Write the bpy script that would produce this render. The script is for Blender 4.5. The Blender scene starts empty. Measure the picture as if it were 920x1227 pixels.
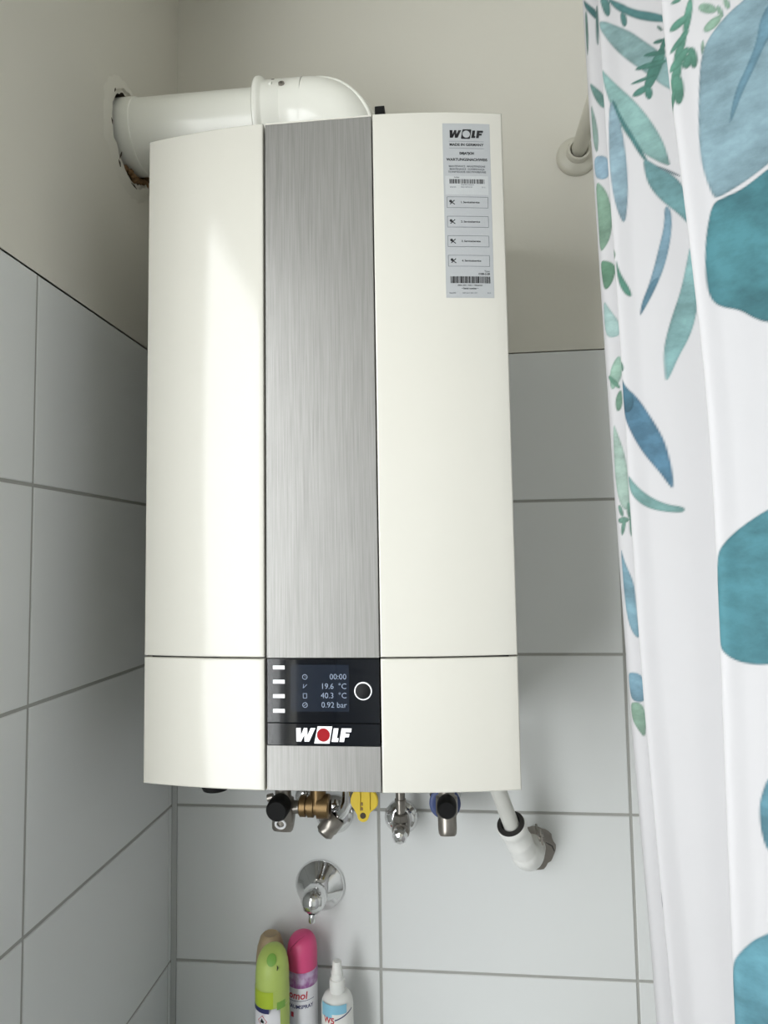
import bpy, bmesh, math, random
import numpy as np
from mathutils import Vector, Matrix
random.seed(7)
scene = bpy.context.scene
COL = scene.collection

# ---------------------------------------------------------------- camera, light, exposure
def make_camera():
    f, yw, pt, rl = 783.35, .0993, .0703, -.0159
    fw = Vector((-math.sin(yw)*math.cos(pt), math.cos(yw)*math.cos(pt), math.sin(pt)))
    rt = Vector((math.cos(yw), math.sin(yw), 0)); up = rt.cross(fw)
    r2 = rt*math.cos(rl) + up*math.sin(rl); u2 = -rt*math.sin(rl) + up*math.cos(rl)
    cd = bpy.data.cameras.new('camera'); cam = bpy.data.objects.new('camera', cd); COL.objects.link(cam)
    m = Matrix((r2, u2, -fw)).transposed().to_4x4(); m.translation = Vector((.4748, -1.0935, 1.66))
    cam.matrix_world = m
    cd.sensor_fit = 'HORIZONTAL'; cd.sensor_width = 36; cd.lens = f*36/920; cd.clip_start = .02
    scene.camera = cam
make_camera()
WIN = (-1.60, -.62, .78, 2.42)           # window in the left wall: y0, y1, z0, z1
ROOM = (2.2, -2.3, 2.75)                 # right wall x, rear wall y, ceiling z
w = bpy.data.worlds.new('world'); scene.world = w; w.use_nodes = True
w.node_tree.nodes['Background'].inputs[0].default_value = (.96, .985, 1, 1)
w.node_tree.nodes['Background'].inputs[1].default_value = 9.3
ld = bpy.data.lights.new('window_daylight', 'AREA'); ld.shape = 'RECTANGLE'
ld.size = WIN[3]-WIN[2]; ld.size_y = WIN[1]-WIN[0]; ld.energy = 1; ld.cycles.is_portal = True
lo = bpy.data.objects.new('window_daylight', ld); COL.objects.link(lo)
lo.location = (-.095, (WIN[0]+WIN[1])/2, (WIN[2]+WIN[3])/2); lo.rotation_euler = (0, -math.pi/2, 0)
vs = scene.view_settings
vs.view_transform = 'Standard'; vs.look = 'None'; vs.gamma = 1; vs.use_curve_mapping = False
vs.exposure = 0.0

# ---------------------------------------------------------------- materials
def lin(c):
    return tuple(((v/255)/12.92 if v/255 <= .04045 else ((v/255+.055)/1.055)**2.4) for v in c)
def srgb(*c): return lin(c)+(1,)
class NT:
    def __init__(s, name):
        s.m = bpy.data.materials.new(name); s.m.use_nodes = True; s.t = s.m.node_tree
        s.b = s.t.nodes['Principled BSDF']
    def n(s, typ, **kw):
        nd = s.t.nodes.new(typ)
        for k, v in kw.items():
            if k in nd.inputs: nd.inputs[k].default_value = v
            else: setattr(nd, k, v)
        return nd
    def l(s, a, b): s.t.links.new(a, b)
def mat(name, col, rough=.5, metal=0, spec=.5, coat=0, bump=0, bscale=200, var=0, vscale=12, stretch=None, trans=0, rvar=0):
    k = NT(name); b = k.b
    b.inputs['Base Color'].default_value = tuple(col[:3])+(1,); b.inputs['Roughness'].default_value = rough
    b.inputs['Metallic'].default_value = metal; b.inputs['Specular IOR Level'].default_value = spec
    b.inputs['Coat Weight'].default_value = coat; b.inputs['Coat Roughness'].default_value = .03
    tc = k.n('ShaderNodeTexCoord'); mp = k.n('ShaderNodeMapping'); k.l(tc.outputs['Object'], mp.inputs[0])
    if stretch: mp.inputs['Scale'].default_value = stretch
    if var or rvar:
        nz = k.n('ShaderNodeTexNoise', Scale=vscale, Detail=5.0); k.l(mp.outputs[0], nz.inputs['Vector'])
    if var:
        mx = k.n('ShaderNodeMix', data_type='RGBA'); mx.inputs[6].default_value = tuple(c*(1-var) for c in col[:3])+(1,)
        mx.inputs[7].default_value = tuple(min(1, c*(1+var)) for c in col[:3])+(1,)
        k.l(nz.outputs[0], mx.inputs[0]); k.l(mx.outputs[2], b.inputs['Base Color'])
    if rvar:
        mr = k.n('ShaderNodeMapRange'); mr.inputs[3].default_value = max(0, rough-rvar); mr.inputs[4].default_value = rough+rvar
        k.l(nz.outputs[0], mr.inputs[0]); k.l(mr.outputs[0], b.inputs['Roughness'])
    if bump:
        n2 = k.n('ShaderNodeTexNoise', Scale=bscale, Detail=4.0); k.l(mp.outputs[0], n2.inputs['Vector'])
        bp = k.n('ShaderNodeBump'); bp.inputs['Strength'].default_value = bump; bp.inputs['Distance'].default_value = .001
        k.l(n2.outputs[0], bp.inputs['Height']); k.l(bp.outputs[0], b.inputs['Normal'])
    return k.m
M = dict(
    tile=mat('glazed_tile', lin((218, 220, 219)), .42, spec=.35, bump=.10, bscale=60, var=.015, vscale=4),
    grout=mat('grout', lin((164, 164, 159)), .9, bump=.4, bscale=600, var=.06, vscale=60),
    paint=mat('wall_paint', lin((216, 213, 203)), .85, spec=.2, bump=.25, bscale=110, var=.012, vscale=5),
    ceiling=mat('ceiling_paint', lin((222, 222, 214)), .9, spec=.2, bump=.2, bscale=90),
    filler=mat('crumbly_filler', lin((178, 177, 168)), .95, bump=1.0, bscale=260, var=.06, vscale=40),
    mortar=mat('broken_mortar', lin((74, 66, 56)), .95, bump=1.0, bscale=300, var=.35, vscale=70),
    foam=mat('brown_foam', lin((120, 92, 60)), .9, bump=1.0, bscale=300, var=.3, vscale=80),
    silicone=mat('silicone', lin((176, 178, 176)), .55, bump=.1, bscale=100),
    floor=mat('floor_tile', lin((170, 168, 164)), .5),
    white_metal=mat('white_lacquer', lin((194, 192, 183)), .10, spec=.32, coat=.0, bump=.03, bscale=900),
    seam=mat('panel_seam', lin((120, 112, 104)), .6),
    duct=mat('duct_plastic', lin((238, 238, 230)), .30, spec=.5, coat=.2),
    inlet=mat('inlet_plastic', lin((200, 200, 194)), .35),
    drainw=mat('drain_plastic', lin((226, 226, 222)), .32, spec=.5),
    flange=mat('flange_plastic', lin((200, 197, 184)), .45),
    chrome=mat('chrome', (.78, .78, .78), .10, metal=1, rvar=.05, vscale=20),
    dull=mat('worn_nickel', lin((150, 145, 138)), .33, metal=.85, var=.2, vscale=60, rvar=.1),
    brass=mat('brass', lin((122, 100, 68)), .36, metal=.8, var=.25, vscale=70),
    black=mat('black_plastic', lin((9, 9, 10)), .6, spec=.25),
    glossblack=mat('display_glass', lin((7, 10, 17)), .06, spec=.6, coat=.3),
    rubber=mat('rubber', lin((38, 36, 34)), .6),
    yellow=mat('yellow_plastic', lin((212, 184, 40)), .4, var=.06, vscale=60),
    blue=mat('blue_ring', lin((70, 84, 130)), .45),
    printwhite=mat('print_white', lin((238, 238, 240)), .4),
    printgrey=mat('print_grey', lin((118, 130, 146)), .3),
    printred=mat('print_red', lin((140, 5, 18)), .6, spec=.2),
    lcd=mat('lcd_window', lin((25, 31, 42)), .08, spec=.6, coat=.3),
    foil=mat('silver_foil', lin((160, 163, 164)), .5),
    foillight=mat('pale_foil', lin((170, 173, 173)), .5),
    ink=mat('ink', lin((26, 26, 30)), .6),
    softink=mat('soft_ink', lin((86, 90, 96)), .6),
    lime=mat('lime_plastic', lin((176, 196, 104)), .45, var=.05, vscale=40),
    limedeep=mat('lime_deep', lin((168, 190, 50)), .45),
    green=mat('green_print', lin((120, 168, 70)), .45),
    tan=mat('tan_plastic', lin((168, 148, 116)), .5),
    teal=mat('teal_can', lin((90, 160, 170)), .4),
    pink=mat('pink_plastic', lin((214, 78, 128)), .42),
    pinkdeep=mat('pink_deep', lin((170, 44, 90)), .5),
    canwhite=mat('can_white', lin((222, 222, 226)), .35),
    bottle=mat('white_bottle', lin((226, 226, 222)), .38, spec=.5),
    skyblue=mat('sky_print', lin((134, 190, 214)), .5),
    navy=mat('navy_print', lin((38, 44, 96)), .5),
    redink=mat('red_ink', lin((186, 40, 56)), .5),
    frame=mat('window_plastic', lin((232, 232, 230)), .35),
)
def m_brushed():
    k = NT('brushed_steel'); b = k.b
    tc = k.n('ShaderNodeTexCoord'); mp = k.n('ShaderNodeMapping'); mp.inputs['Scale'].default_value = (900, 900, 14)
    k.l(tc.outputs['Object'], mp.inputs[0]); nz = k.n('ShaderNodeTexNoise', Scale=1.0, Detail=3.0); k.l(mp.outputs[0], nz.inputs['Vector'])
    cr = k.n('ShaderNodeValToRGB'); cr.color_ramp.elements[0].color = srgb(128, 127, 124); cr.color_ramp.elements[1].color = srgb(146, 145, 142)
    cr.color_ramp.elements[0].position = .3; cr.color_ramp.elements[1].position = .7
    k.l(nz.outputs[0], cr.inputs[0]); k.l(cr.outputs[0], b.inputs['Base Color'])
    b.inputs['Metallic'].default_value = .55; b.inputs['Roughness'].default_value = .42; b.inputs['Specular IOR Level'].default_value = .4
    bp = k.n('ShaderNodeBump'); bp.inputs['Strength'].default_value = .15; bp.inputs['Distance'].default_value = .0005
    k.l(nz.outputs[0], bp.inputs['Height']); k.l(bp.outputs[0], b.inputs['Normal'])
    return k.m
M['steel'] = m_brushed()
def m_vinyl():       # purple-to-white printed band of the pink can
    k = NT('can_gradient_print'); b = k.b
    tc = k.n('ShaderNodeTexCoord'); sp = k.n('ShaderNodeSeparateXYZ'); k.l(tc.outputs['Object'], sp.inputs[0])
    nz = k.n('ShaderNodeTexNoise', Scale=60.0, Detail=3.0); k.l(tc.outputs['Object'], nz.inputs['Vector'])
    cr = k.n('ShaderNodeValToRGB'); cr.color_ramp.elements[0].color = srgb(150, 92, 148); cr.color_ramp.elements[1].color = srgb(196, 176, 204)
    cr.color_ramp.elements[0].position = .4; cr.color_ramp.elements[1].position = .6
    k.l(nz.outputs[0], cr.inputs[0]); k.l(cr.outputs[0], b.inputs['Base Color']); b.inputs['Roughness'].default_value = .4
    return k.m
M['petal'] = m_vinyl()
def m_glass():
    k = NT('window_glass'); t = k.t; out = t.nodes['Material Output']
    tr = k.n('ShaderNodeBsdfTransparent'); gl = k.n('ShaderNodeBsdfGlossy', Roughness=.02); mx = k.n('ShaderNodeMixShader'); mx.inputs[0].default_value = .06
    k.l(tr.outputs[0], mx.inputs[1]); k.l(gl.outputs[0], mx.inputs[2]); k.l(mx.outputs[0], out.inputs[0])
    return k.m
M['glass'] = m_glass()
def m_fabric():
    k = NT('curtain_fabric'); b = k.b; out = k.t.nodes['Material Output']
    at = k.n('ShaderNodeAttribute', attribute_name='print_hue'); ik = k.n('ShaderNodeAttribute', attribute_name='ink')
    tc = k.n('ShaderNodeTexCoord')
    mp = k.n('ShaderNodeMapping'); mp.inputs['Scale'].default_value = (1, 1, 1.6); k.l(tc.outputs['Object'], mp.inputs[0])
    n1 = k.n('ShaderNodeTexNoise', Scale=42.0, Detail=6.0, Roughness=.62); k.l(mp.outputs[0], n1.inputs['Vector'])
    n2 = k.n('ShaderNodeTexNoise', Scale=11.0, Detail=3.0); k.l(mp.outputs[0], n2.inputs['Vector'])
    ad = k.n('ShaderNodeMath', operation='ADD'); k.l(n1.outputs[0], ad.inputs[0]); k.l(n2.outputs[0], ad.inputs[1])
    mr = k.n('ShaderNodeMapRange'); mr.inputs[1].default_value = .75; mr.inputs[2].default_value = 1.25; mr.inputs[3].default_value = .74; mr.inputs[4].default_value = 1.32
    k.l(ad.outputs[0], mr.inputs[0])
    vm = k.n('ShaderNodeVectorMath', operation='SCALE'); k.l(at.outputs['Color'], vm.inputs[0]); k.l(mr.outputs[0], vm.inputs['Scale'])
    mx = k.n('ShaderNodeMix', data_type='RGBA'); mx.inputs[6].default_value = srgb(190, 189, 190)
    k.l(ik.outputs['Fac'], mx.inputs[0]); k.l(vm.outputs[0], mx.inputs[7])
    k.l(mx.outputs[2], b.inputs['Base Color']); b.inputs['Roughness'].default_value = .7; b.inputs['Specular IOR Level'].default_value = .25
    w1 = k.n('ShaderNodeTexNoise', Scale=9.0, Detail=2.0); k.l(mp.outputs[0], w1.inputs['Vector'])
    bp = k.n('ShaderNodeBump'); bp.inputs['Strength'].default_value = .35; bp.inputs['Distance'].default_value = .004
    k.l(w1.outputs[0], bp.inputs['Height']); k.l(bp.outputs[0], b.inputs['Normal'])
    tl = k.n('ShaderNodeBsdfTranslucent'); k.l(mx.outputs[2], tl.inputs['Color'])
    ms = k.n('ShaderNodeMixShader'); ms.inputs[0].default_value = .28
    k.l(b.outputs[0], ms.inputs[1]); k.l(tl.outputs[0], ms.inputs[2]); k.l(ms.outputs[0], out.inputs[0])
    return k.m
M['fabric'] = m_fabric()

# ---------------------------------------------------------------- mesh helpers
def link(name, me, parent=None):
    o = bpy.data.objects.new(name, me); COL.objects.link(o)
    if parent is not None: o.parent = parent
    return o
def frame_of(d):
    d = Vector(d).normalized(); a = Vector((0, 0, 1)) if abs(d.z) < .9 else Vector((1, 0, 0))
    u = d.cross(a).normalized(); v = d.cross(u).normalized(); return d, u, v
class MB:
    def __init__(s): s.bm = bmesh.new(); s.mats = []; s.cur = 0; s.smooth = False
    def use(s, name, smooth=None):
        m = M[name]
        if m not in s.mats: s.mats.append(m)
        s.cur = s.mats.index(m)
        if smooth is not None: s.smooth = smooth
        return s
    def _tag(s, faces):
        for f in faces: f.material_index = s.cur; f.smooth = s.smooth
    def box(s, x0, x1, y0, y1, z0, z1, bev=0, seg=2):
        r = bmesh.ops.create_cube(s.bm, size=1)
        for v in r['verts']:
            v.co = Vector((x0+(v.co.x+.5)*(x1-x0), y0+(v.co.y+.5)*(y1-y0), z0+(v.co.z+.5)*(z1-z0)))
        fs = list({f for v in r['verts'] for f in v.link_faces}); s._tag(fs)
        if bev:
            es = list({e for f in fs for e in f.edges})
            b = bmesh.ops.bevel(s.bm, geom=es, offset=bev, segments=seg, affect='EDGES', profile=.6); s._tag(b['faces'])
        return s
    def lathe(s, prof, o, d, seg=40, sx=1, sy=1):      # prof: (radius, t) along direction d from o
        d, u, v = frame_of(d); o = Vector(o); rings = []
        for r, t in prof:
            if r < 1e-6: rings.append([s.bm.verts.new(o+d*t)])
            else: rings.append([s.bm.verts.new(o+d*t+u*(sx*r*math.cos(2*math.pi*k/seg))+v*(sy*r*math.sin(2*math.pi*k/seg))) for k in range(seg)])
        fs = []
        for a, b in zip(rings, rings[1:]):
            for k in range(seg):
                k2 = (k+1) % seg
                if len(a) == 1 and len(b) == 1: continue
                if len(a) == 1: fs.append(s.bm.faces.new((a[0], b[k], b[k2])))
                elif len(b) == 1: fs.append(s.bm.faces.new((a[k], b[0], a[k2])))
                else: fs.append(s.bm.faces.new((a[k], b[k], b[k2], a[k2])))
        s._tag(fs); return s
    def tube(s, pts, rad, seg=20, cap=True):
        pts = [Vector(p) for p in pts]; n = len(pts)
        rad = rad if isinstance(rad, (list, tuple)) else [rad]*n
        tg = [(pts[min(i+1, n-1)]-pts[max(i-1, 0)]).normalized() for i in range(n)]
        _, u, _ = frame_of(tg[0]); rings = []
        for p, t, r in zip(pts, tg, rad):
            u = (u-t*u.dot(t)).normalized(); v = t.cross(u)
            rings.append([s.bm.verts.new(p+(u*math.cos(2*math.pi*k/seg)+v*math.sin(2*math.pi*k/seg))*r) for k in range(seg)])
        fs = []
        for a, b in zip(rings, rings[1:]):
            for k in range(seg): fs.append(s.bm.faces.new((a[k], a[(k+1) % seg], b[(k+1) % seg], b[k])))
        if cap: fs.append(s.bm.faces.new(rings[0][::-1])); fs.append(s.bm.faces.new(rings[-1]))
        s._tag(fs); return s
    def prism(s, pts, t, o=(0, 0, 0), ax='y', bev=0):    # pts (a,b): ax 'y' -> x,z ; 'x' -> y,z ; 'z' -> x,y
        def mk(a, b, c):
            return {'y': (a, c, b), 'x': (c, a, b), 'z': (a, b, c)}[ax]
        o = Vector(o)
        A = [s.bm.verts.new(Vector(mk(a, b, 0))+o) for a, b in pts]; B = [s.bm.verts.new(Vector(mk(a, b, t))+o) for a, b in pts]
        fs = [s.bm.faces.new(A), s.bm.faces.new(B[::-1])]
        n = len(pts)
        for i in range(n): fs.append(s.bm.faces.new((A[i], B[i], B[(i+1) % n], A[(i+1) % n])))
        s._tag(fs)
        if bev: 
            b = bmesh.ops.bevel(s.bm, geom=list({e for f in fs for e in f.edges}), offset=bev, segments=2, affect='EDGES'); s._tag(b['faces'])
        return s
    def done(s, name, parent=None, sharp=40):
        bmesh.ops.recalc_face_normals(s.bm, faces=s.bm.faces)
        for e in s.bm.edges:
            if len(e.link_faces) == 2 and e.calc_face_angle(0) > math.radians(sharp): e.smooth = False
        me = bpy.data.meshes.new(name); s.bm.to_mesh(me); s.bm.free()
        for m in s.mats: me.materials.append(m)
        return link(name, me, parent)
def new(m, smooth=False): return MB().use(m, smooth)
def empty(name, loc, label, cat, group=None):
    o = bpy.data.objects.new(name, None); COL.objects.link(o); o.location = loc; o.empty_display_size = .05
    o['label'] = label; o['category'] = cat
    if group: o['group'] = group
    bpy.context.view_layer.update()
    return o
def adopt(root):                  # geometry is written in room coordinates; move it under its base
    for c in list(root.children):
        if c.type in {'MESH', 'EMPTY'}: c.matrix_parent_inverse = Matrix.Translation(root.location).inverted()
def tag(o, **k):
    for a, b in k.items(): o[a] = b
    return o
def text(s, size, loc, m, parent, name='lettering', bold=0, ax='c', depth=.00012, wrap=None, shear=0, sx=1):
    c = bpy.data.curves.new('t', 'FONT'); c.body = s; c.size = size; c.align_x = {'c': 'CENTER', 'l': 'LEFT', 'r': 'RIGHT'}[ax]
    c.align_y = 'CENTER'; c.offset = bold; c.shear = shear; c.resolution_u = 3
    t = bpy.data.objects.new('t', c); COL.objects.link(t); bpy.context.view_layer.update()
    me = bpy.data.meshes.new_from_object(t.evaluated_get(bpy.context.evaluated_depsgraph_get()))
    bpy.data.objects.remove(t)
    bm = bmesh.new(); bm.from_mesh(me)
    if wrap:
        bmesh.ops.subdivide_edges(bm, edges=[e for e in bm.edges if e.calc_length() > .004], cuts=2)
        cx, cy, r, a0 = wrap
        for v in bm.verts:
            a = a0+v.co.x*sx/r; v.co = Vector((cx+r*math.sin(a), cy-r*math.cos(a), loc[2]+v.co.y))
    else:
        for v in bm.verts: v.co = Vector((loc[0]+v.co.x*sx, loc[1], loc[2]+v.co.y))
    bm.to_mesh(me); bm.free(); me.materials.clear(); me.materials.append(M[m])
    return link(name, me, parent)

# ---------------------------------------------------------------- setting
RX, RY, RZ = ROOM
ROWS = [2.0-.25*k for k in range(9)]
tile_cache = {}
def tile(axis, a0, a1, z0, z1, parent):
    wd, ht = round(a1-a0, 4), round(z1-z0, 4); key = (axis, wd, ht)
    if key not in tile_cache:
        b = .0009; th = .0022
        P = [(0, 0), (wd, 0), (wd, ht), (0, ht)]; Q = [(b, b), (wd-b, b), (wd-b, ht-b), (b, ht-b)]
        V = []
        for k, ring in ((th, P), (b, P), (0, Q)):
            for a, z in ring: V.append((a, k, z) if axis == 'y' else (-k, a, z))
        F = [(8, 9, 10, 11)]
        for r in (0, 4):
            for i in range(4): F.append((r+i, r+(i+1) % 4, r+4+(i+1) % 4, r+4+i))
        if axis == 'x': F = [f[::-1] for f in F]
        me = bpy.data.meshes.new('tile'); me.from_pydata(V, [], F); me.materials.append(M['tile']); me.validate()
        tile_cache[key] = me
    o = link('tile', tile_cache[key], parent)
    j = lambda s: random.uniform(-s, s)
    o.location = (a0, j(.0003), z0) if axis == 'y' else (j(.0003), a0, z0)
    return o
g = .0022
# wall behind the boiler
b = new('grout'); b.box(-.0, RX, .0016, .12, 0, 2.0-.001)
b.use('paint'); b.box(0, RX, 0, .12, 2.0+.0008, RZ)
wall_back = tag(b.done('wall_back'), kind='structure')
cols = [.0075, .3493, .7491, 1.1489, 1.5487, 1.9485, RX]
for r in range(8):
    for c in range(len(cols)-1):
        tile('y', cols[c]+(g if c else 0), cols[c+1]-g, ROWS[r+1]+g, ROWS[r]-(g if r else .0012), wall_back)
# left wall with the window opening and the hole for the flue
y0, y1, z0, z1 = WIN
b = new('grout')
b.box(-.09, -.0016, RY, .12, 0, z0); b.box(-.09, -.0016, y1, .12, z0, 1.999); b.box(-.09, -.0016, RY, y0, z0, 1.999)
b.use('paint')
b.box(-.09, 0, RY, y0, 2.0008, RZ); b.box(-.09, 0, y0, y1, z1, RZ); b.box(-.09, -.001, y0-.001, y0+.004, z0, z1)
b.box(-.09, 0, y1-.004, y1+.001, z0, z1); b.box(-.09, 0, y0, y1, z0-.001, z0+.006)
b.box(-.09, -.03, y1, .12, 2.0008, RZ); b.box(-.09, 0, .0001, .12, 2.0008, RZ)
DY, DZ = -.166, 2.315             # flue axis
# plaster skin with an irregular hole
rnd = random.Random(3); N = 56; hole = []
for k in range(N):
    a = 2*math.pi*k/N
    r = .0585+.0025*math.sin(2*a+1)+.0015*rnd.uniform(-1, 1)
    if math.sin(a) < -.35: r += .013*(-.35-math.sin(a))+.004*rnd.uniform(-1, 1)
    if math.cos(a) < -.5 and math.sin(a) > .2: r += .003
    hole.append((DY+r*math.cos(a), DZ+r*math.sin(a)))
outer = []
for k in range(N):
    a = 2*math.pi*k/N; c, s_ = math.cos(a), math.sin(a)
    ts = []
    if c > 1e-6: ts.append((0-DY)/c)
    if c < -1e-6: ts.append((y1-DY)/c)
    if s_ > 1e-6: ts.append((RZ-DZ)/s_)
    if s_ < -1e-6: ts.append((2.0008-DZ)/s_)
    t = min(ts); outer.append((DY+t*c, DZ+t*s_))
vi = [b.bm.verts.new((0, p, q)) for p, q in hole]; vb = [b.bm.verts.new((-.03, p, q)) for p, q in hole]; vo = [b.bm.verts.new((0, p, q)) for p, q in outer]
fs = [b.bm.faces.new((vi[k], vi[(k+1) % N], vo[(k+1) % N], vo[k])) for k in range(N)]
for cy_, cz_ in ((0, RZ), (y1, RZ), (y1, 2.0008), (0, 2.0008)):
    k = min(range(N), key=lambda i: abs(math.atan2(cz_-DZ, cy_-DY) % (2*math.pi)-(2*math.pi*(i+.5)/N)))
    fs.append(b.bm.faces.new((vo[k], vo[(k+1) % N], b.bm.verts.new((0, cy_, cz_)))))
b._tag(fs)
b.use('mortar'); b._tag([b.bm.faces.new((vi[k], vb[k], vb[(k+1) % N], vi[(k+1) % N])) for k in range(N)])
wall_left = tag(b.done('wall_left'), kind='structure')
# mortar showing in the hole
mm = new('mortar'); mm.lathe([(.04, .004), (.062, .003), (.085, .0)], (-.0299, DY, DZ), (1, 0, 0), 40); mm.done('hole_lining', wall_left)
lc = [(-.0035, -.0115), (-.0150, -.3893+g), (-.3893-g, y1)]
for r in range(8):
    top = ROWS[r]-(g if r else .0012); bot = ROWS[r+1]+g
    for a1, a0 in lc: tile('x', a0, a1, bot, top, wall_left)
    for a1, a0 in ((y1-g, -.7893+g), (-.7893-g, -1.1893+g), (-1.1893-g, y0)):
        if bot < z0-.01: tile('x', a0, a1, bot, min(top, z0-.002), wall_left)
# patch of rough filler around the flue
pf = new('paint', True); rn = random.Random(5); rings = []
for q in range(5):
    ring = []
    for k in range(N):
        a = 2*math.pi*k/N; h = hole[k]; rr = math.hypot(h[0]-DY, h[1]-DZ)
        wd = .016+.010*max(0, -math.cos(a))+.012*max(0, -math.sin(a))+.003*rn.uniform(-1, 1)
        t = q/4; r = rr+.0002+wd*t
        hgt = (.0038*math.sin(math.pi*min(1, t*1.0+.12))+.0005*rn.uniform(-1, 1)) if q < 4 else -.0003
        if q == 0: hgt = -.006
        ring.append(pf.bm.verts.new((hgt, DY+r*math.cos(a), DZ+r*math.sin(a))))
    rings.append(ring)
for r1, r2_ in zip(rings, rings[1:]): pf._tag([pf.bm.faces.new((r1[k], r1[(k+1) % N], r2_[(k+1) % N], r2_[k])) for k in range(N)])
pf.done('filler_patch', wall_left)
fo = new('foam', True); rn = random.Random(9)
for k in range(12):
    a = math.radians(-107+k*6.5+rn.uniform(-3, 3)); r = .060+rn.uniform(0, .006)
    p = Vector((.001+rn.uniform(-.004, .004), DY+r*math.cos(a), DZ+r*math.sin(a)))
    fo.lathe([(0, -.006), (.004, -.003), (.0055, .001), (.003, .005), (0, .0075)], p, (rn.uniform(.2, 1), rn.uniform(-1, 1), rn.uniform(-1, .2)), 7)
fo.done('expanding_foam', wall_left)
cr = new('mortar')
for (ya, za, yb, zb) in ((-.176, 2.237, -.158, 2.238), (-.236, 2.30, -.233, 2.292), (-.214, 2.251, -.208, 2.243), (-.228, 2.345, -.226, 2.352), (-.205, 2.268, -.211, 2.254)):
    cr.tube([(.0035, ya, za), (.004, (ya+yb)/2, (za+zb)/2+.0006), (.0035, yb, zb)], [.0005, .0012, .0006], 6)
cr.done('crack', wall_left)
# silicone in the corner, other walls, floor, ceiling
tb = new('silicone', True); tb.prism([(.0, -.0032), (.0072, .0), (.0072, .004), (0, .004)], 1.998, (0, 0, 0), 'z')
tag(tb.done('trim_1'), kind='structure')
tag(new('tile').box(RX, RX+.1, RY, .12, 0, 2.0).use('paint').box(RX, RX+.1, RY, .12, 2.0, RZ).done('wall_right'), kind='structure')
tag(new('tile').box(-.25, RX+.1, RY-.1, RY, 0, 2.0).use('paint').box(-.25, RX+.1, RY-.1, RY, 2.0, RZ).done('wall_front'), kind='structure')
tag(new('floor').box(-.25, RX+.1, RY-.1, .12, -.1, 0).done('floor'), kind='structure')
tag(new('ceiling').box(-.25, RX+.1, RY-.1, .12, RZ, RZ+.1).done('ceiling'), kind='structure')
# window
wf = new('frame'); x0w, x1w = -.085, -.035
for a in ((y0+.004, y0+.06, z0+.006, z1), (y1-.06, y1-.004, z0+.006, z1), (y0+.06, y1-.06, z0+.006, z0+.06), (y0+.06, y1-.06, z1-.055, z1)):
    wf.box(x0w, x1w, *a, bev=.004)
win = tag(wf.done('window_1'), kind='structure')
new('glass').box(-.062, -.058, y0+.055, y1-.055, z0+.055, z1-.05).done('pane', win)
# boxed-in ledge under the boiler
lg = new('tile').box(.008, RX*.30, -.235, -.0004, 0, .858, bev=.002)
tag(lg.done('trim_2'), kind='structure')

# ---------------------------------------------------------------- boiler
BX0, BXA, BXB, BX3, BZ0, BZS, BZ1 = .1084, .2621, .3930, .5484, 1.3995, 1.5476, 2.1895
bo = empty('gas_boiler', ((BX0+BX3)/2, -.17, BZ0), 'white wall-hung gas boiler with brushed steel centre strip', 'boiler')
new('white_metal').box(BX0+.006, BX3-.006, -.322, -.0030, BZ0+.004, BZ1-.003, bev=.003).done('casing', bo)
def front_y(x, side):           # shallow bow of the side panels
    if side < 0: t = (BXA-x)/(BXA-BX0)
    else: t = (x-BXB)/(BX3-BXB)
    return -.3522+.0030*t+.0145*t**2
def side_panel(side, za, zb, name):
    b = new('white_metal', True); xa, xb = (BX0, BXA-.0016) if side < 0 else (BXB+.0012, BX3)
    n = 22; R = .0035; outl = []
    for k in range(n+1):
        x = xa+(xb-xa)*k/n; outl.append([x, front_y(x, side)])
    rz = .0022
    def ring(inset, dy):
        pts = []
        for x, y in outl:
            xx = min(max(x, xa+inset), xb-inset); pts.append((xx, y+dy))
        return pts
    # cross profile: outer rim going back, rounded edge, front face
    layers = []
    for ang in (0, 22.5, 45, 67.5, 90):
        a = math.radians(ang); layers.append((rz*(1-math.sin(a)) if False else rz*(1-math.sin(math.radians(90-ang))), rz*(1-math.sin(math.radians(ang)))))
    # layers: (inset, dy) from the side (inset 0, dy rz) to the front (inset rz, dy 0)
    layers = [(rz*(1-math.cos(math.radians(q))), rz*(1-math.sin(math.radians(q)))) for q in (0, 22.5, 45, 67.5, 90)]
    bmv = b.bm; grid = []
    bottom_back = [bmv.verts.new((x, y+.022, za)) for x, y in outl]; top_back = [bmv.verts.new((x, y+.022, zb)) for x, y in outl]
    lo_, hi_ = [bottom_back], [top_back]
    for ins, dy in layers:
        p = ring(ins, dy)
        lo_.append([bmv.verts.new((x, y, za+ins)) for x, y in p]); hi_.append([bmv.verts.new((x, y, zb-ins)) for x, y in p])
    fs = []
    for A in (lo_, hi_):
        for r1, r2_ in zip(A, A[1:]):
            for k in range(n): fs.append(bmv.faces.new((r1[k], r1[k+1], r2_[k+1], r2_[k])))
    for k in range(n): fs.append(bmv.faces.new((lo_[-1][k], lo_[-1][k+1], hi_[-1][k+1], hi_[-1][k])))
    for e in (0, n):
        for i in range(len(lo_)-1): fs.append(bmv.faces.new((lo_[i][e], lo_[i+1][e], hi_[i+1][e], hi_[i][e])))
    fs.append(bmv.faces.new((lo_[0][0], lo_[0][n], hi_[0][n], hi_[0][0]))) if False else None
    b._tag(fs); return b.done(name, bo, 50)
GAP = .0009
ul = side_panel(-1, BZS+GAP, BZ1, 'upper_panel'); ll_ = side_panel(-1, BZ0, BZS-GAP, 'lower_panel')
ur = side_panel(1, BZS+GAP, BZ1, 'upper_panel'); lr = side_panel(1, BZ0, BZS-GAP, 'lower_panel')
cs = new('steel').box(BXA+.0008, BXB-.0002, -.3508, -.325, BZS+.0002, BZ1-.0022, bev=.0006)
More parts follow.
